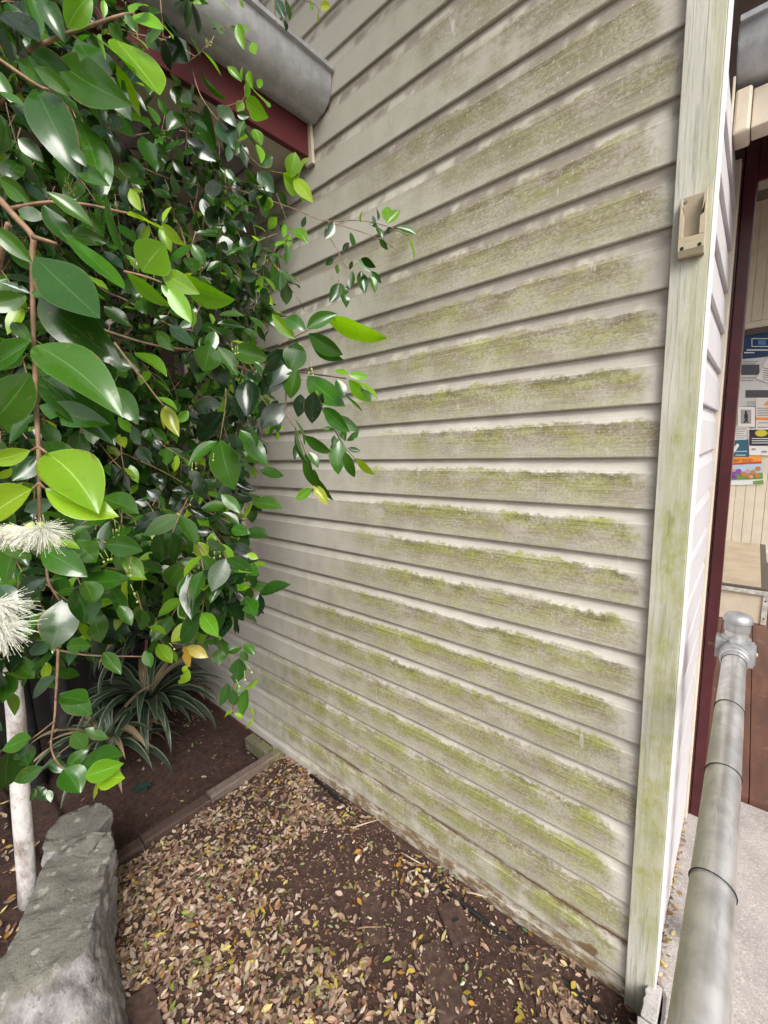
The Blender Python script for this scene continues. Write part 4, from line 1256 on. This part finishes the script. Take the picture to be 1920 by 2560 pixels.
# ------------------------------------------------------------------ the lilly pilly tree
COLS = {'d': (.021, .068, .008), 'dd': (.009, .026, .008), 'm': (.038, .115, .010), 'l': (.15, .33, .016), 'L': (.25, .40, .022), 'y': (.32, .36, .035), 'Y': (.52, .38, .06), 'g': (.040, .085, .045)}
YOUNG = {'l', 'L', 'y', 'Y'}
LEAVES = {
 ('A', .56): "200,-110,335,310,.42,m 560,235,720,-130,.55,l 1110,120,1350,250,.25,l 1080,110,1190,-40,.6,l 1040,110,1110,250,.5,m 860,150,870,-20,.4,l 900,200,1000,330,.5,m 780,290,1165,600,.2,l 800,310,890,530,.35,l 950,320,1430,840,.13,l 970,540,1140,950,.4,L 380,690,700,950,.3,d 290,740,570,1230,.42,d 640,980,960,1580,.40,m 680,700,850,1000,.4,m 480,500,870,870,.2,m 640,330,940,800,.36,d 250,470,650,690,.35,d 290,560,570,740,.42,m 0,760,200,850,.45,m 90,850,500,1200,.45,dd 150,1150,370,1330,.7,d 0,950,40,1300,.5,d 580,1230,720,1340,.6,d 620,1390,880,1530,.45,m 0,1480,260,1660,.3,m 150,500,390,700,.42,m 20,100,280,380,.7,dd 340,-30,500,250,.5,d -60,560,120,880,.4,m",
 ('A', .95): "880,850,1130,1050,.3,d 960,1370,1130,1530,.55,m 1180,1130,1300,1400,.45,d 1230,880,1310,1050,.45,m 1310,810,1400,970,.42,m 1360,170,1480,300,.45,g 1230,260,1320,440,.5,d 1380,330,1520,500,.7,dd 1130,960,1250,1070,.6,d 1060,1280,1190,1500,.5,d 1180,1580,1080,1640,.6,L 880,1100,1000,1300,.5,d 1000,700,1180,880,.4,d",
 ('B', 1.12): "350,420,510,610,.22,l 560,550,670,660,.3,l 680,670,680,545,.3,l 770,740,720,550,.2,l 820,735,830,625,.4,l 780,755,940,900,.2,l 710,830,870,1000,.18,l 720,820,730,670,.48,l 690,840,640,920,.6,l 330,590,510,850,.3,m 260,870,230,700,.7,g 500,1000,600,1210,.55,g 680,1180,720,1380,.4,g 560,1340,600,1200,.45,g 640,1010,810,1240,.18,m 780,1070,840,1200,.55,l 810,1200,850,1330,.2,l 850,1390,920,1280,.6,m 1080,1470,1130,1260,.75,l 1150,1470,1200,1300,.25,L 1020,1440,1240,1650,.28,l 1110,1480,1250,1640,.4,L 810,1430,960,1590,.6,g 190,1560,290,1440,.5,d 270,1640,230,1430,.55,dd 440,1640,440,1470,.65,dd 330,960,480,1200,.7,d 80,300,250,520,.7,dd 40,180,160,310,.42,g 230,280,310,450,.28,m 640,950,740,980,.6,d 550,1400,620,1500,.5,d 610,1659,640,1580,.6,g 700,1420,830,1510,.3,m 640,200,720,400,.2,l 690,200,740,260,.5,l 760,350,790,460,.38,l 490,0,600,100,.28,l 660,0,690,60,.28,l 380,130,540,290,.2,m 580,220,650,270,.4,m 960,0,1030,140,.45,g 1050,0,1070,160,.42,d 1040,170,1040,260,.3,d 1250,0,1260,90,.28,l 1330,50,1415,50,.75,y 1310,100,1320,190,.35,y 480,870,600,1000,.45,d 380,1000,300,1100,.5,d 600,1100,540,1230,.5,d 700,1000,640,1120,.5,m",
 ('C', .42): "265,685,-80,330,.42,m 215,960,-160,1110,.5,m 250,1345,-160,1610,.44,m 330,980,915,1495,.46,d 290,640,800,1130,.44,d 300,1370,995,1720,.42,m 250,940,20,850,.45,g 260,930,450,980,.5,m 100,1180,250,1330,.42,m",
 ('C', .52): "390,100,760,340,.3,m 360,210,580,560,.48,d 150,250,370,330,.7,d 1030,900,560,440,.42,m 880,110,1020,640,.24,m 1080,70,1140,250,.5,L 1060,290,1400,390,.24,L 1340,360,1510,560,.34,L 1340,380,1390,560,.5,L 1350,350,1400,210,.14,L 1180,760,1330,500,1.15,l 1050,770,1390,1080,.24,l 1340,750,1590,950,.5,l 1340,870,1470,1030,.42,l 1400,900,1600,1180,.5,l 470,670,900,1010,.25,d 670,860,850,1000,.42,l",
 ('C', .80): "860,1050,1080,1200,.6,d 1410,1220,1600,1390,.45,g 1040,830,1140,920,.8,d 1120,1430,1380,1550,.4,l 940,1480,1170,1560,.8,d 1480,820,1590,760,.3,L 1480,850,1640,800,.25,L 600,480,850,480,.5,m 1180,900,1300,1000,.5,d 1300,1250,1400,1400,.45,m",
 ('E', .42): "250,110,-60,620,.56,m 345,130,1000,620,.52,d 330,380,900,560,.42,m 395,775,880,1100,.58,L 380,1070,935,1350,.52,L 260,1070,-160,1310,.6,L 250,750,-110,890,.42,L 100,900,-20,1010,.42,L 50,750,140,860,.42,y",
 ('E', .62): "930,220,1140,480,.42,m 980,470,1090,600,.5,l 1370,380,1450,640,.42,y 1350,390,1340,570,.25,y 1310,310,1480,380,.34,l 750,1380,570,1460,.45,m 640,1490,770,1690,.85,m 870,1530,1185,1530,.5,m 840,1140,1120,1230,.55,m 290,450,100,700,.5,d 300,800,110,1000,.75,d 500,970,390,1060,.6,d 200,1250,450,1180,.5,g 0,1520,250,1659,.42,m 330,1580,690,1650,.42,m 500,1490,650,1570,.42,l",
 ('E', .95): "1110,390,1310,400,.6,dd 930,870,1050,1100,.5,dd 1120,1170,1240,1230,.75,dd 1250,950,1360,1010,.7,dd 1220,1080,1330,1170,.75,dd 1430,1080,1590,1090,.55,dd 1420,1130,1530,1260,.7,dd 1550,1140,1640,1290,.6,dd 1350,730,1490,790,.6,dd 1280,660,1340,740,.7,dd 1130,1370,1270,1480,.7,d 1330,1400,1350,1650,.75,d 1230,1230,1350,1310,.6,d 1040,1300,1100,1430,.6,d 1480,1440,1620,1590,.5,m 1250,560,1390,670,.5,m 1240,570,1200,670,.7,m 1220,550,1115,530,.55,m 1480,760,1620,900,.5,m 1560,420,1480,520,.6,l 1080,870,1130,1020,.45,l 1150,720,1250,850,.6,dd",
 ('F', .86): "250,40,210,260,.95,m 320,60,480,290,.55,m 430,80,740,150,.52,m 130,130,130,300,.75,dd 330,180,370,410,.65,dd 560,330,590,610,.56,dd 440,470,540,690,.52,dd 340,530,95,540,.62,dd 360,600,100,840,.5,dd 860,80,750,380,.62,dd 860,100,720,480,.52,dd 870,530,670,720,.6,dd 980,20,940,260,.78,m 970,250,900,480,.75,m 1060,300,1320,600,.42,m 1080,0,1345,185,.32,m 1000,450,1000,640,.6,dd 1110,430,1100,690,.6,dd 1180,440,1150,580,.42,dd 1300,330,1370,470,.6,d 1370,460,1520,590,.38,m 1400,330,1550,520,.34,l 1440,340,1659,460,.22,l 1390,290,1280,230,.6,l 1400,290,1570,310,.42,l 1500,400,1600,510,.32,m 950,650,1070,860,.24,m 960,720,1020,1050,.22,m 990,840,940,990,.4,d 1030,790,1240,960,.24,m 1040,940,1080,1250,.28,m 1070,930,1160,1050,.3,m 1110,1070,1140,1230,.32,m 1150,1150,1260,1340,.18,m 1090,1230,970,1340,.5,l 1115,1200,1210,1370,.4,y 1260,630,1480,760,.42,m 1190,560,1400,770,.28,m 1270,740,1180,740,.5,m 1320,810,1275,1100,.48,m 1370,930,1440,1160,.38,m 1480,750,1400,860,.42,m 1460,980,1590,1130,.24,L 1390,900,1500,930,.42,g 1280,790,1270,890,.34,d 1340,700,1350,840,.5,m 500,750,710,1040,.42,m 400,780,520,910,.6,dd 420,890,630,1090,.28,m 340,830,390,1260,.56,m 310,840,60,1020,.38,m 550,700,680,870,.32,d 70,1090,200,1180,.6,dd 140,1130,200,1330,.6,dd 0,1200,110,1280,.6,dd 340,1280,520,1420,.42,m 420,1560,580,1590,.6,m 360,1430,500,1520,.5,d 100,1580,290,1590,.5,dd 0,1330,40,1460,.6,dd 90,1400,240,1470,.5,dd 220,1650,310,1650,1,l 640,250,560,420,.5,d 620,180,700,300,.5,d",
 ('D', 1.18): "1350,250,1350,140,.6,l 1340,260,1420,180,.5,l 1400,280,1520,310,.42,m 1470,330,1530,460,.22,l 1290,240,1290,150,.32,g 1260,210,1280,270,.42,g 1240,260,1300,280,.5,d 1280,280,1330,340,.42,d 1370,280,1340,320,.6,g 1300,350,1350,410,.32,d 1190,250,1190,170,.2,l 1030,250,980,350,.5,g 1130,310,1150,400,.28,d 1120,370,1080,430,.5,dd 1030,470,980,500,.6,d 1050,500,1050,560,.42,m 1060,610,1020,740,.5,d 1070,610,1100,760,.42,d 1140,480,1120,530,.5,d 1170,470,1250,540,.38,m 1190,465,1275,510,.24,d 1140,540,1130,650,.42,d 1190,540,1200,665,.5,d 1240,560,1290,660,.38,m 1250,540,1310,610,.42,m 430,70,520,190,.5,g 490,180,570,280,.42,dd 250,110,290,220,.5,g 340,150,340,320,.65,dd 390,240,500,280,.5,g 480,340,540,430,.7,g 330,390,370,510,.38,m 400,400,460,430,.75,g 240,430,320,440,.5,g 260,470,290,590,.6,dd 320,500,370,550,.7,dd 380,510,440,530,.6,dd 490,570,580,590,.5,g 430,650,540,700,.5,g 390,670,450,760,.5,dd 310,600,360,660,.6,dd 570,650,640,660,.42,l 630,680,670,740,.42,L 600,640,650,660,.5,l 620,180,660,100,.7,l 600,40,610,150,.5,m 690,220,640,290,.6,l 740,260,730,340,.42,l 770,320,740,430,.5,l 800,290,870,360,.6,l 840,280,870,220,.5,g 710,60,740,160,.32,d 480,440,520,520,.5,d 440,560,480,640,.5,d 540,600,560,720,.5,d",
 ('D', .84): "800,940,650,810,.42,l 740,820,860,870,.6,m 870,880,1040,770,.45,m 980,820,1330,960,.30,l 990,800,1200,890,.34,l 880,910,1075,1060,.34,m 350,800,500,790,.38,m 340,850,500,870,.34,m 300,790,320,850,.42,l 60,860,190,1000,.4,g 510,880,560,950,.6,d 530,810,620,890,.42,d 130,600,410,780,.25,l 190,760,210,870,.34,l 580,860,610,960,.4,d",
 ('G', .62): "150,80,20,440,.78,m 420,110,860,260,.45,m 800,350,500,310,.56,m 1200,130,1320,340,.5,m 1290,170,1490,390,.58,l 840,420,1330,470,.45,m 870,430,1000,640,.9,m 1150,480,1350,790,.5,m 1230,680,1370,870,.5,m 650,620,600,1130,.68,d 780,500,960,840,.85,d 480,400,180,620,.85,dd 0,470,200,640,.5,g 690,1110,950,1060,.46,m 500,1040,310,1210,.5,g 1070,1170,1270,1360,.42,m 580,1420,290,1659,.34,g 620,1620,930,1650,.5,m 1500,1150,1570,1320,.6,m 880,250,1060,300,.5,d",
 ('H', .78): "640,90,590,420,.66,d 490,340,660,440,.6,dd 820,420,670,720,.55,m 890,540,900,880,.62,m 930,540,1180,620,.42,m 1000,640,1360,840,.46,m 1190,630,1500,570,.46,g 1420,440,1600,560,.62,m 1480,340,1590,390,.6,L 1390,690,1500,660,.6,l 960,820,760,970,.7,m 720,1230,910,1000,.56,L 580,1250,710,1450,.56,l 870,1270,1080,1370,.46,Y 840,1270,900,1480,.46,Y 890,1500,820,1690,.28,L 880,1460,810,1560,.38,L 740,1320,770,1440,.42,l 1060,390,960,210,.75,L 1070,230,1170,210,.9,l 1000,820,1230,950,.6,d 1250,850,1290,1010,.5,m 960,1010,1070,1160,.5,d 1320,90,1500,110,.6,m 1180,1230,1050,1230,.46,m 1200,1210,1220,1140,.5,L 1190,1300,1190,1460,.9,m 1270,1330,1430,1290,.6,m 1440,1250,1570,1330,.6,m 1400,1330,1500,1410,.7,m 1400,1390,1380,1650,.66,d 1290,1640,1220,1870,.42,d 1390,1640,1400,1740,.8,m 1310,1700,1380,1880,.5,m 1480,1700,1400,1960,.38,m 1340,1920,1230,1980,.38,L 1350,1950,1450,1990,.42,L 1500,1870,1550,1990,.2,L 1530,1990,1490,2110,.16,L 1440,1700,1609,1620,.1,l 800,420,1010,430,.5,d 780,130,960,320,.5,d",
 ('K', .72): "310,900,485,1000,.56,m 380,1100,440,1200,.6,m 440,1080,550,1150,.42,m 410,1290,615,1190,.52,m 440,1330,650,1260,.42,l 500,1350,655,1310,.5,L 350,1280,440,1190,.6,m 330,1290,430,1400,.8,m 500,1360,490,1450,.38,L 160,1130,20,1170,.5,m 120,1150,130,1280,.7,d 50,1190,0,1390,.8,d 220,1280,60,1370,.5,d 190,1380,240,1450,.5,d 180,1390,160,1460,.5,d 250,1260,350,1290,.5,d 250,1400,270,1460,.5,m",
}
TW = [  # tile, depth, radius, points
 ('A', .57, .0030, "230,430 480,310 760,210 1000,130 1120,110"), ('A', .56, .0026, "-40,470 310,710 430,760 600,930"), ('A', .98, .0016, "970,230 1110,280 1390,340 1620,470"),
 ('A', .98, .0016, "1100,1130 1400,1080 1659,1110"), ('A', 1.0, .0014, "1180,1390 1400,1480 1659,1540"),
 ('B', 1.14, .0020, "-100,240 200,420 330,780 490,1010 640,1170 830,1380 1020,1440"), ('B', 1.13, .0014, "700,720 690,830 520,900 480,1000"), ('B', 1.13, .0016, "940,-40 960,150 990,240"), ('B', 1.13, .0012, "440,240 580,230 720,330 790,380"),
 ('B', 1.0, .0010, "420,340 340,430 250,500"), ('B', 1.13, .0012, "1190,0 1290,40 1330,110"),
 ('C', .43, .0034, "-60,100 120,300 270,470 270,600 270,850 280,1350 300,1659"), ('C', .43, .0026, "270,470 470,530"), ('C', .55, .0024, "90,235 400,185 720,205 1000,265 1130,290"), ('C', .84, .0030, "400,1040 700,1180 1060,1310 1330,1380 1600,1410"),
 ('C', .9, .0022, "420,660 870,920 1050,1000 1400,1200 1600,1250"), ('C', .6, .0018, "950,1350 1180,1659"), ('C', 1.0, .0016, "1370,130 1500,400 1590,740"), ('C', .54, .002, "1030,760 1200,800 1340,850"),
 ('E', .43, .0027, "290,-60 300,400 320,720 325,1020 330,1390"), ('E', .42, .0016, "320,720 395,775"), ('E', .42, .0016, "320,720 250,755"), ('E', .42, .0014, "325,1020 380,1070"), ('E', .42, .0014, "325,1020 260,1075"),
 ('E', .62, .0014, "1060,0 1180,150 1300,310 1370,390"), ('E', .98, .0018, "780,640 1020,920 1100,950"), ('E', .98, .0018, "900,720 1300,900 1520,1020"), ('E', .98, .0016, "1050,1280 1300,1390"), ('E', .98, .0014, "1350,1220 1600,1430"),
 ('F', .88, .0032, "-60,70 60,80 140,90"), ('F', .88, .0030, "140,90 500,230 650,280 860,250 1100,280 1380,320"), ('F', .88, .0018, "880,400 880,580 920,680 970,760 1040,940 1110,1180"), ('F', .88, .0018, "1130,420 1180,570 1270,720 1360,880 1470,1000"),
 ('F', .88, .0014, "370,330 380,520 330,830"), ('F', 1.0, .0014, "100,1240 260,1400 360,1540"), ('F', .88, .0014, "860,300 900,150 1000,20"),
 ('D', 1.2, .0016, "300,20 480,65 790,170 970,240 1180,240 1330,270 1470,330"), ('D', 1.2, .0012, "970,240 1200,310 1330,370 1410,420"), ('D', 1.2, .0012, "1010,350 1060,430 1110,520 1190,480"), ('D', 1.2, .0008, "1060,430 1058,610"), ('D', 1.2, .0010, "1000,250 1010,350"),
 ('D', 1.2, .0012, "100,100 30,100 120,300 190,530"), ('D', 1.2, .0012, "430,520 560,670 640,670"), ('D', .86, .0022, "700,980 850,900 1010,830"), ('D', 1.2, .001, "690,80 760,260 790,330"),
 ('G', .72, .0020, "560,1140 600,1140 800,1180 1030,1200 1590,1210"), ('G', .72, .0022, "605,1140 590,1500 575,1660"), ('G', .66, .0022, "480,180 500,420 600,600 640,640"), ('G', .66, .0016, "740,330 860,390"), ('G', .62, .0012, "1050,0 1220,100 1340,140"),
 ('H', .80, .0020, "1000,830 1070,980 1120,1180 1200,1290 1290,1370 1350,1650 1330,1940"), ('H', .80, .0016, "560,80 700,330 800,440"), ('H', .78, .0012, "730,1240 880,1260"), ('H', .78, .0012, "1060,390 1040,520"),
 ('K', .73, .0020, "300,680 285,1000 265,1180 320,1280 400,1310 490,1350"), ('K', .73, .0014, "285,1040 170,1130 60,1190"),
]
TR = empty('lilly_pilly_tree', (-1.085, 1.72, .10), 'leafy lilly pilly tree with pale trunk and white brush flowers', 'tree')
fol, yng, twg = MB(), MB(), MB()
rl = random.Random(5)
def jig(c_, k=.16):
    v = 1 + rl.uniform(-k, k)
    return (max(0, c_[0] * v * (1 + rl.uniform(-.15, .15))), c_[1] * v, c_[2] * v)
for (tile, dep), txt in LEAVES.items():
    for item in txt.split():
        q_ = item.split(',')
        bx, by, tx, ty, wd = map(float, q_[:5])
        ck = q_[5]
        d0 = dep * rl.uniform(.96, 1.05)
        L0 = math.hypot(tx - bx, ty - by) / TILES[tile][2] / F_PX * d0
        tilt = rl.uniform(-.45, .30)
        b_ = at(*tp(tile, bx, by), d0)
        e_ = at(*tp(tile, tx, ty), d0 + tilt * L0)
        ax = e_ - b_
        L = ax.length
        mid = (b_ + e_) * .5
        toc = (CAM - mid).normalized()
        nr = toc + Vector((0, 0, .32)) + Vector((rl.uniform(-.55, .55), rl.uniform(-.55, .55), rl.uniform(-.3, .4)))
        a_ = ax.normalized()
        nr = (nr - a_ * nr.dot(a_)).normalized()
        wr = wd
        if wd < .40:
            ang = math.acos(min(1, max(.15, wd / .44))) * rl.choice((-1, 1))
            nr = nr * math.cos(ang) + a_.cross(nr) * math.sin(ang)
            wr = .44
        young = ck in YOUNG
        (yng if young else fol).leaf(b_, ax, nr, L * 1.02, wr * (.90 if dep < .6 else 1.0), jig(COLS[ck]), droop=rl.uniform(-.2, .9), fold=rl.uniform(.04, .42), rows=12 if dep < .65 else 8, tip=rl.uniform(.80, .97), wav=rl.uniform(0, .05), cup=rl.uniform(0, .05))
for tile, dep, rad, txt in TW:
    P = [at(*tp(tile, *map(float, s_.split(','))), dep * (1 + .006 * i)) for i, s_ in enumerate(txt.split())]
    fine = []
    for i in range(len(P) - 1):
        for k in range(4):
            t = k / 4
            p0, p1, p2, p3 = P[max(i - 1, 0)], P[i], P[i + 1], P[min(i + 2, len(P) - 1)]
            fine.append(.5 * ((2 * p1) + (p2 - p0) * t + (2 * p0 - 5 * p1 + 4 * p2 - p3) * t * t + (3 * p1 - p0 - 3 * p2 + p3) * t ** 3))
    fine.append(P[-1])
    hero = MB(); hero.tube(fine, [rad * (1 - .45 * i / len(fine)) for i in range(len(fine))], 7)
    hero.build('twig', M['twig'], TR, smooth='all')
# the mass of the crown behind the leaves that read one by one: many hanging twigs, denser where the picture is dark
POLY = [(-200, -200), (420, -60), (470, 130), (520, 330), (600, 430), (640, 560), (530, 700), (590, 790), (630, 880), (535, 980), (500, 1120), (500, 1230), (470, 1320), (400, 1330), (360, 1290), (250, 1260), (210, 1370), (90, 1420), (-200, 1520)]
def inpoly(x, y):
    c_ = False
    for i in range(len(POLY)):
        (x0, y0), (x1, y1) = POLY[i], POLY[i - 1]
        if (y0 > y) != (y1 > y) and x < (x1 - x0) * (y - y0) / (y1 - y0) + x0:
            c_ = not c_
    return c_
rt = random.Random(21)
def hang_twig(start, dr, n, lsz, sp, col_w, rows, mbf, mby):
    p_ = start.copy()
    d = dr.normalized()
    side_ang = rt.uniform(0, 6.28)
    pts = [p_.copy()]
    for k in range(n):
        d = (d + Vector((rt.uniform(-.15, .15), rt.uniform(-.15, .15), -.10 + rt.uniform(-.1, .1)))).normalized()
        p_ = p_ + d * sp
        if p_.x > -.05: break
        pts.append(p_.copy())
        o1 = d.orthogonal().normalized()
        o2 = d.cross(o1)
        an = side_ang + k * 1.35
        for sg in (1, -1):
            if rt.random() < .12: continue
            s_ = (o1 * math.cos(an) + o2 * math.sin(an)) * sg
            ax = d * .55 + s_ * .8 + Vector((0, 0, -.25)) + Vector((rt.uniform(-.25, .25), rt.uniform(-.25, .25), rt.uniform(-.25, .25)))
            nr = (CAM - p_).normalized() * .5 + Vector((0, 0, .75)) + Vector((rt.uniform(-.5, .5), rt.uniform(-.5, .5), rt.uniform(-.3, .3)))
            tipy = k >= n - 2
            if tipy and rt.random() < .35:
                c_ = COLS[rt.choice(('l', 'l', 'L', 'm'))]
                mby.leaf(p_, ax, nr, lsz * rt.uniform(.5, .9), .46, jig(c_), rt.uniform(0, .8), rt.uniform(.05, .35), rows, rt.uniform(.8, .97))
            else:
                c_ = COLS[rt.choices(('dd', 'd', 'm', 'g'), col_w)[0]]
                mbf.leaf(p_, ax, nr, lsz * rt.uniform(.75, 1.15), rt.uniform(.44, .62), jig(c_), rt.uniform(-.1, .8), rt.uniform(.02, .35), rows, rt.uniform(.8, .97))
    if len(pts) > 1:
        twg.tube(pts, .0011, 4)
cnt = 0
tries = 0
while cnt < 1050 and tries < 60000:
    tries += 1
    x, y = rt.uniform(-180, 690), rt.uniform(-180, 1400)
    if not inpoly(x, y): continue
    near_edge = not inpoly(x + 60, y + 50)
    lo = .72 + .30 * max(0, min(1, x / 600.0))
    dep = lo + rt.random() ** .85 * .85
    s_ = at(x * 1.157, y * 1.157, dep)
    if s_.x > -.16: continue
    if s_.y > 1.75: continue
    if y < 470 and x > 200 and rt.random() < .55: continue       # thinner before the eave
    n = rt.choice((2, 3)) if near_edge else rt.choice((3, 4, 5))
    hang_twig(s_, RT * rt.uniform(-.3, .8) - UP * rt.uniform(.2, 1.0) - FW * rt.uniform(-.3, .5), n, rt.uniform(.045, .064), .030, (.26, .38, .28, .08), 5, fol, yng)
    cnt += 1
for k in range(75):
    x, y = rt.uniform(-20, 470), rt.uniform(1080, 1300)
    if rt.random() < .25: x, y = rt.uniform(380, 520), rt.uniform(1050, 1260)
    hang_twig(at(x * 1.157, y * 1.157, rt.uniform(.72, 1.05)), RT * rt.uniform(-.3, .8) - UP * rt.uniform(.0, .7) - FW * rt.uniform(-.1, .5), 2, rt.uniform(.056, .070), .034, (.22, .45, .30, .03), 7, fol, yng)
# the rest of the crown, outside the camera frame, added for shade and reflections
for k in range(260):
    s_ = Vector((rt.uniform(-2.3, -.35), rt.uniform(.75, 2.1), rt.uniform(1.7, 3.6)))
    v = s_ - CAM
    zf = v.dot(FW)
    if zf > .05:
        px, py = SRC_W / 2 + F_PX * v.dot(RT) / zf, SRC_H / 2 - F_PX * v.dot(UP) / zf
        if -120 < px < 2000 and py > -160: continue
    if s_.x > -.75 and s_.z < 3.05: continue
    hang_twig(s_, Vector((rt.uniform(-1, 1), rt.uniform(-1, 1), rt.uniform(-.9, .1))), 5, .062, .034, (.35, .35, .25, .05), 4, fol, yng)
fol.build('foliage', M['leaf'], TR, smooth='all', fixn=False)
yng.build('young_leaves', M['young'], TR, smooth='all', fixn=False)
tag(twg.build('fine_twigs', M['twig'], TR, smooth='all'), kind='stuff')
tk = MB()
tp_ = [(-1.088, 1.735, .05), (-1.080, 1.725, .17), (-1.060, 1.72, .45), (-1.032, 1.715, .75), (-1.020, 1.70, 1.0), (-1.04, 1.66, 1.35), (-1.08, 1.60, 1.8), (-1.06, 1.52, 2.3), (-1.0, 1.5, 2.8)]
tk.tube(tp_, [.031, .0285, .027, .026, .025, .024, .022, .018, .012], 20)
for i in range(len(tk.v)):
    v = tk.v[i]
    s_ = .0025 * hnoise(v[0] * 6 + v[2], v[1] * 6 + v[2] * 2, 8)
    tk.v[i] = (v[0] + s_, v[1] + s_, v[2])
tk.build('trunk', M['bark'], TR, smooth='all')
for a, b, r in (((-1.06, 1.63, 1.5), at(20, 560, .62), .014), ((-1.08, 1.60, 1.8), at(-60, 330, .62), .013), ((-1.02, 1.70, 1.0), at(120, 1000, 1.0), .012), ((-1.07, 1.55, 2.1), at(150, 200, .95), .010), ((-1.04, 1.66, 1.35), at(330, 820, .95), .010), ((-1.06, 1.52, 2.3), at(420, 60, 1.15), .008), ((-1.03, 1.70, .9), at(140, 1560, .78), .005)):
    lb = MB()
    a, b = Vector(a), Vector(b)
    m_ = a.lerp(b, .5) + Vector((0, 0, .08))
    lb.tube([a, a.lerp(m_, .5), m_, m_.lerp(b, .55), b], [r, r * .85, r * .65, r * .45, r * .25], 9)
    lb.build('branch', M['twig'], TR, smooth='all')
# white brush flowers
def flower(tile, x, y, dep, face, rad, n, spread, seed):
    rnd = random.Random(seed)
    c0 = at(*tp(tile, x, y), dep)
    d0 = (RT * face[0] - UP * face[1] - FW * face[2]).normalized()
    o1 = d0.orthogonal().normalized()
    o2 = d0.cross(o1)
    st, an_ = MB(), MB()
    for k in range(n):
        a = rnd.uniform(0, 6.283)
        th = spread * math.sqrt(rnd.random())
        d = d0 * math.cos(th) + (o1 * math.cos(a) + o2 * math.sin(a)) * math.sin(th)
        L = rad * rnd.uniform(.72, 1.1)
        p0 = c0 + d * .003
        bend = Vector((rnd.uniform(-1, 1), rnd.uniform(-1, 1), rnd.uniform(-1, .6))) * L * .26
        p2 = c0 + d * L + bend
        p1 = c0 + d * L * .55 + bend * .25
        st.tube([p0, p1, p2], [.00021, .00018, .00014], 4, cap=False)
        s_ = .00048
        i = len(an_.v)
        an_.v += [tuple(p2 + Vector(o) * s_) for o in ((1, 0, 0), (-1, 0, 0), (0, 1, 0), (0, -1, 0), (0, 0, 1), (0, 0, -1))]
        an_.f += [tuple(i + j for j in f_) for f_ in ((0, 2, 4), (2, 1, 4), (1, 3, 4), (3, 0, 4), (2, 0, 5), (1, 2, 5), (3, 1, 5), (0, 3, 5))]
    fo = st.build('flower', M['stamen'], TR, smooth='all')
    an_.build('anthers', M['anther'], fo)
    cb = MB(); cb.lathe(c0 - d0 * .006, d0, [(0, .0012), (.003, .0035), (.008, .0045), (.010, .0035)], 10); cb.build('calyx', M['bud'], fo, smooth='all')
flower('E', 345, 1385, .415, (.45, .75, .35), .0235, 330, 1.35, 1)
flower('E', 245, 1390, .415, (-.25, .8, .4), .0195, 260, 1.3, 2)
flower('E', 75, 1400, .420, (-.2, .7, .5), .0190, 240, 1.35, 3)
flower('G', -30, 640, .43, (.85, .45, .3), .030, 220, .95, 4)
flower('G', -20, 860, .43, (.7, .7, .35), .030, 320, 1.15, 5)
for tile, dep, pts in (('A', .6, "540,1515 580,1540 600,1570 620,1530 570,1580 640,1470 560,1500 610,1590"), ('E', .6, "985,1435 960,1390 940,1455 1000,1600 1060,1590 1085,1620 1005,1590"), ('G', .6, "1245,125 1340,120 1360,155 1075,200 1120,175 1160,170 1350,260 1340,345 1385,530 1425,615 1360,340"),
                       ('F', .84, "430,60 460,95 480,90 1090,225 1070,260 1105,275 275,980 100,1060 130,1050 80,1350"), ('H', .76, "1150,360 1210,345 1180,485 1170,500 1140,465 1520,1510 1455,1585 1395,1655 740,1280"), ('C', .75, "1160,930 1170,950"), ('B', 1.1, "430,340 385,375 400,360 420,365")):
    for s_ in pts.split():
        p_ = at(*tp(tile, *map(float, s_.split(','))), dep)
        bd = MB()
        bd.tube([p_ + Vector((rl.uniform(-.006, .006), rl.uniform(-.006, .006), .010)), p_], [.0005, .0006], 5)
        bd.lathe(p_ - Vector((0, 0, .0018)), (rl.uniform(-.5, .5), rl.uniform(-.5, .5), -1), [(0, .0004), (.0008, .0013), (.002, .0019), (.0034, .0016), (.0042, .0005)], 8)
        bd.build('flower_bud', M['bud'], TR, smooth='all')
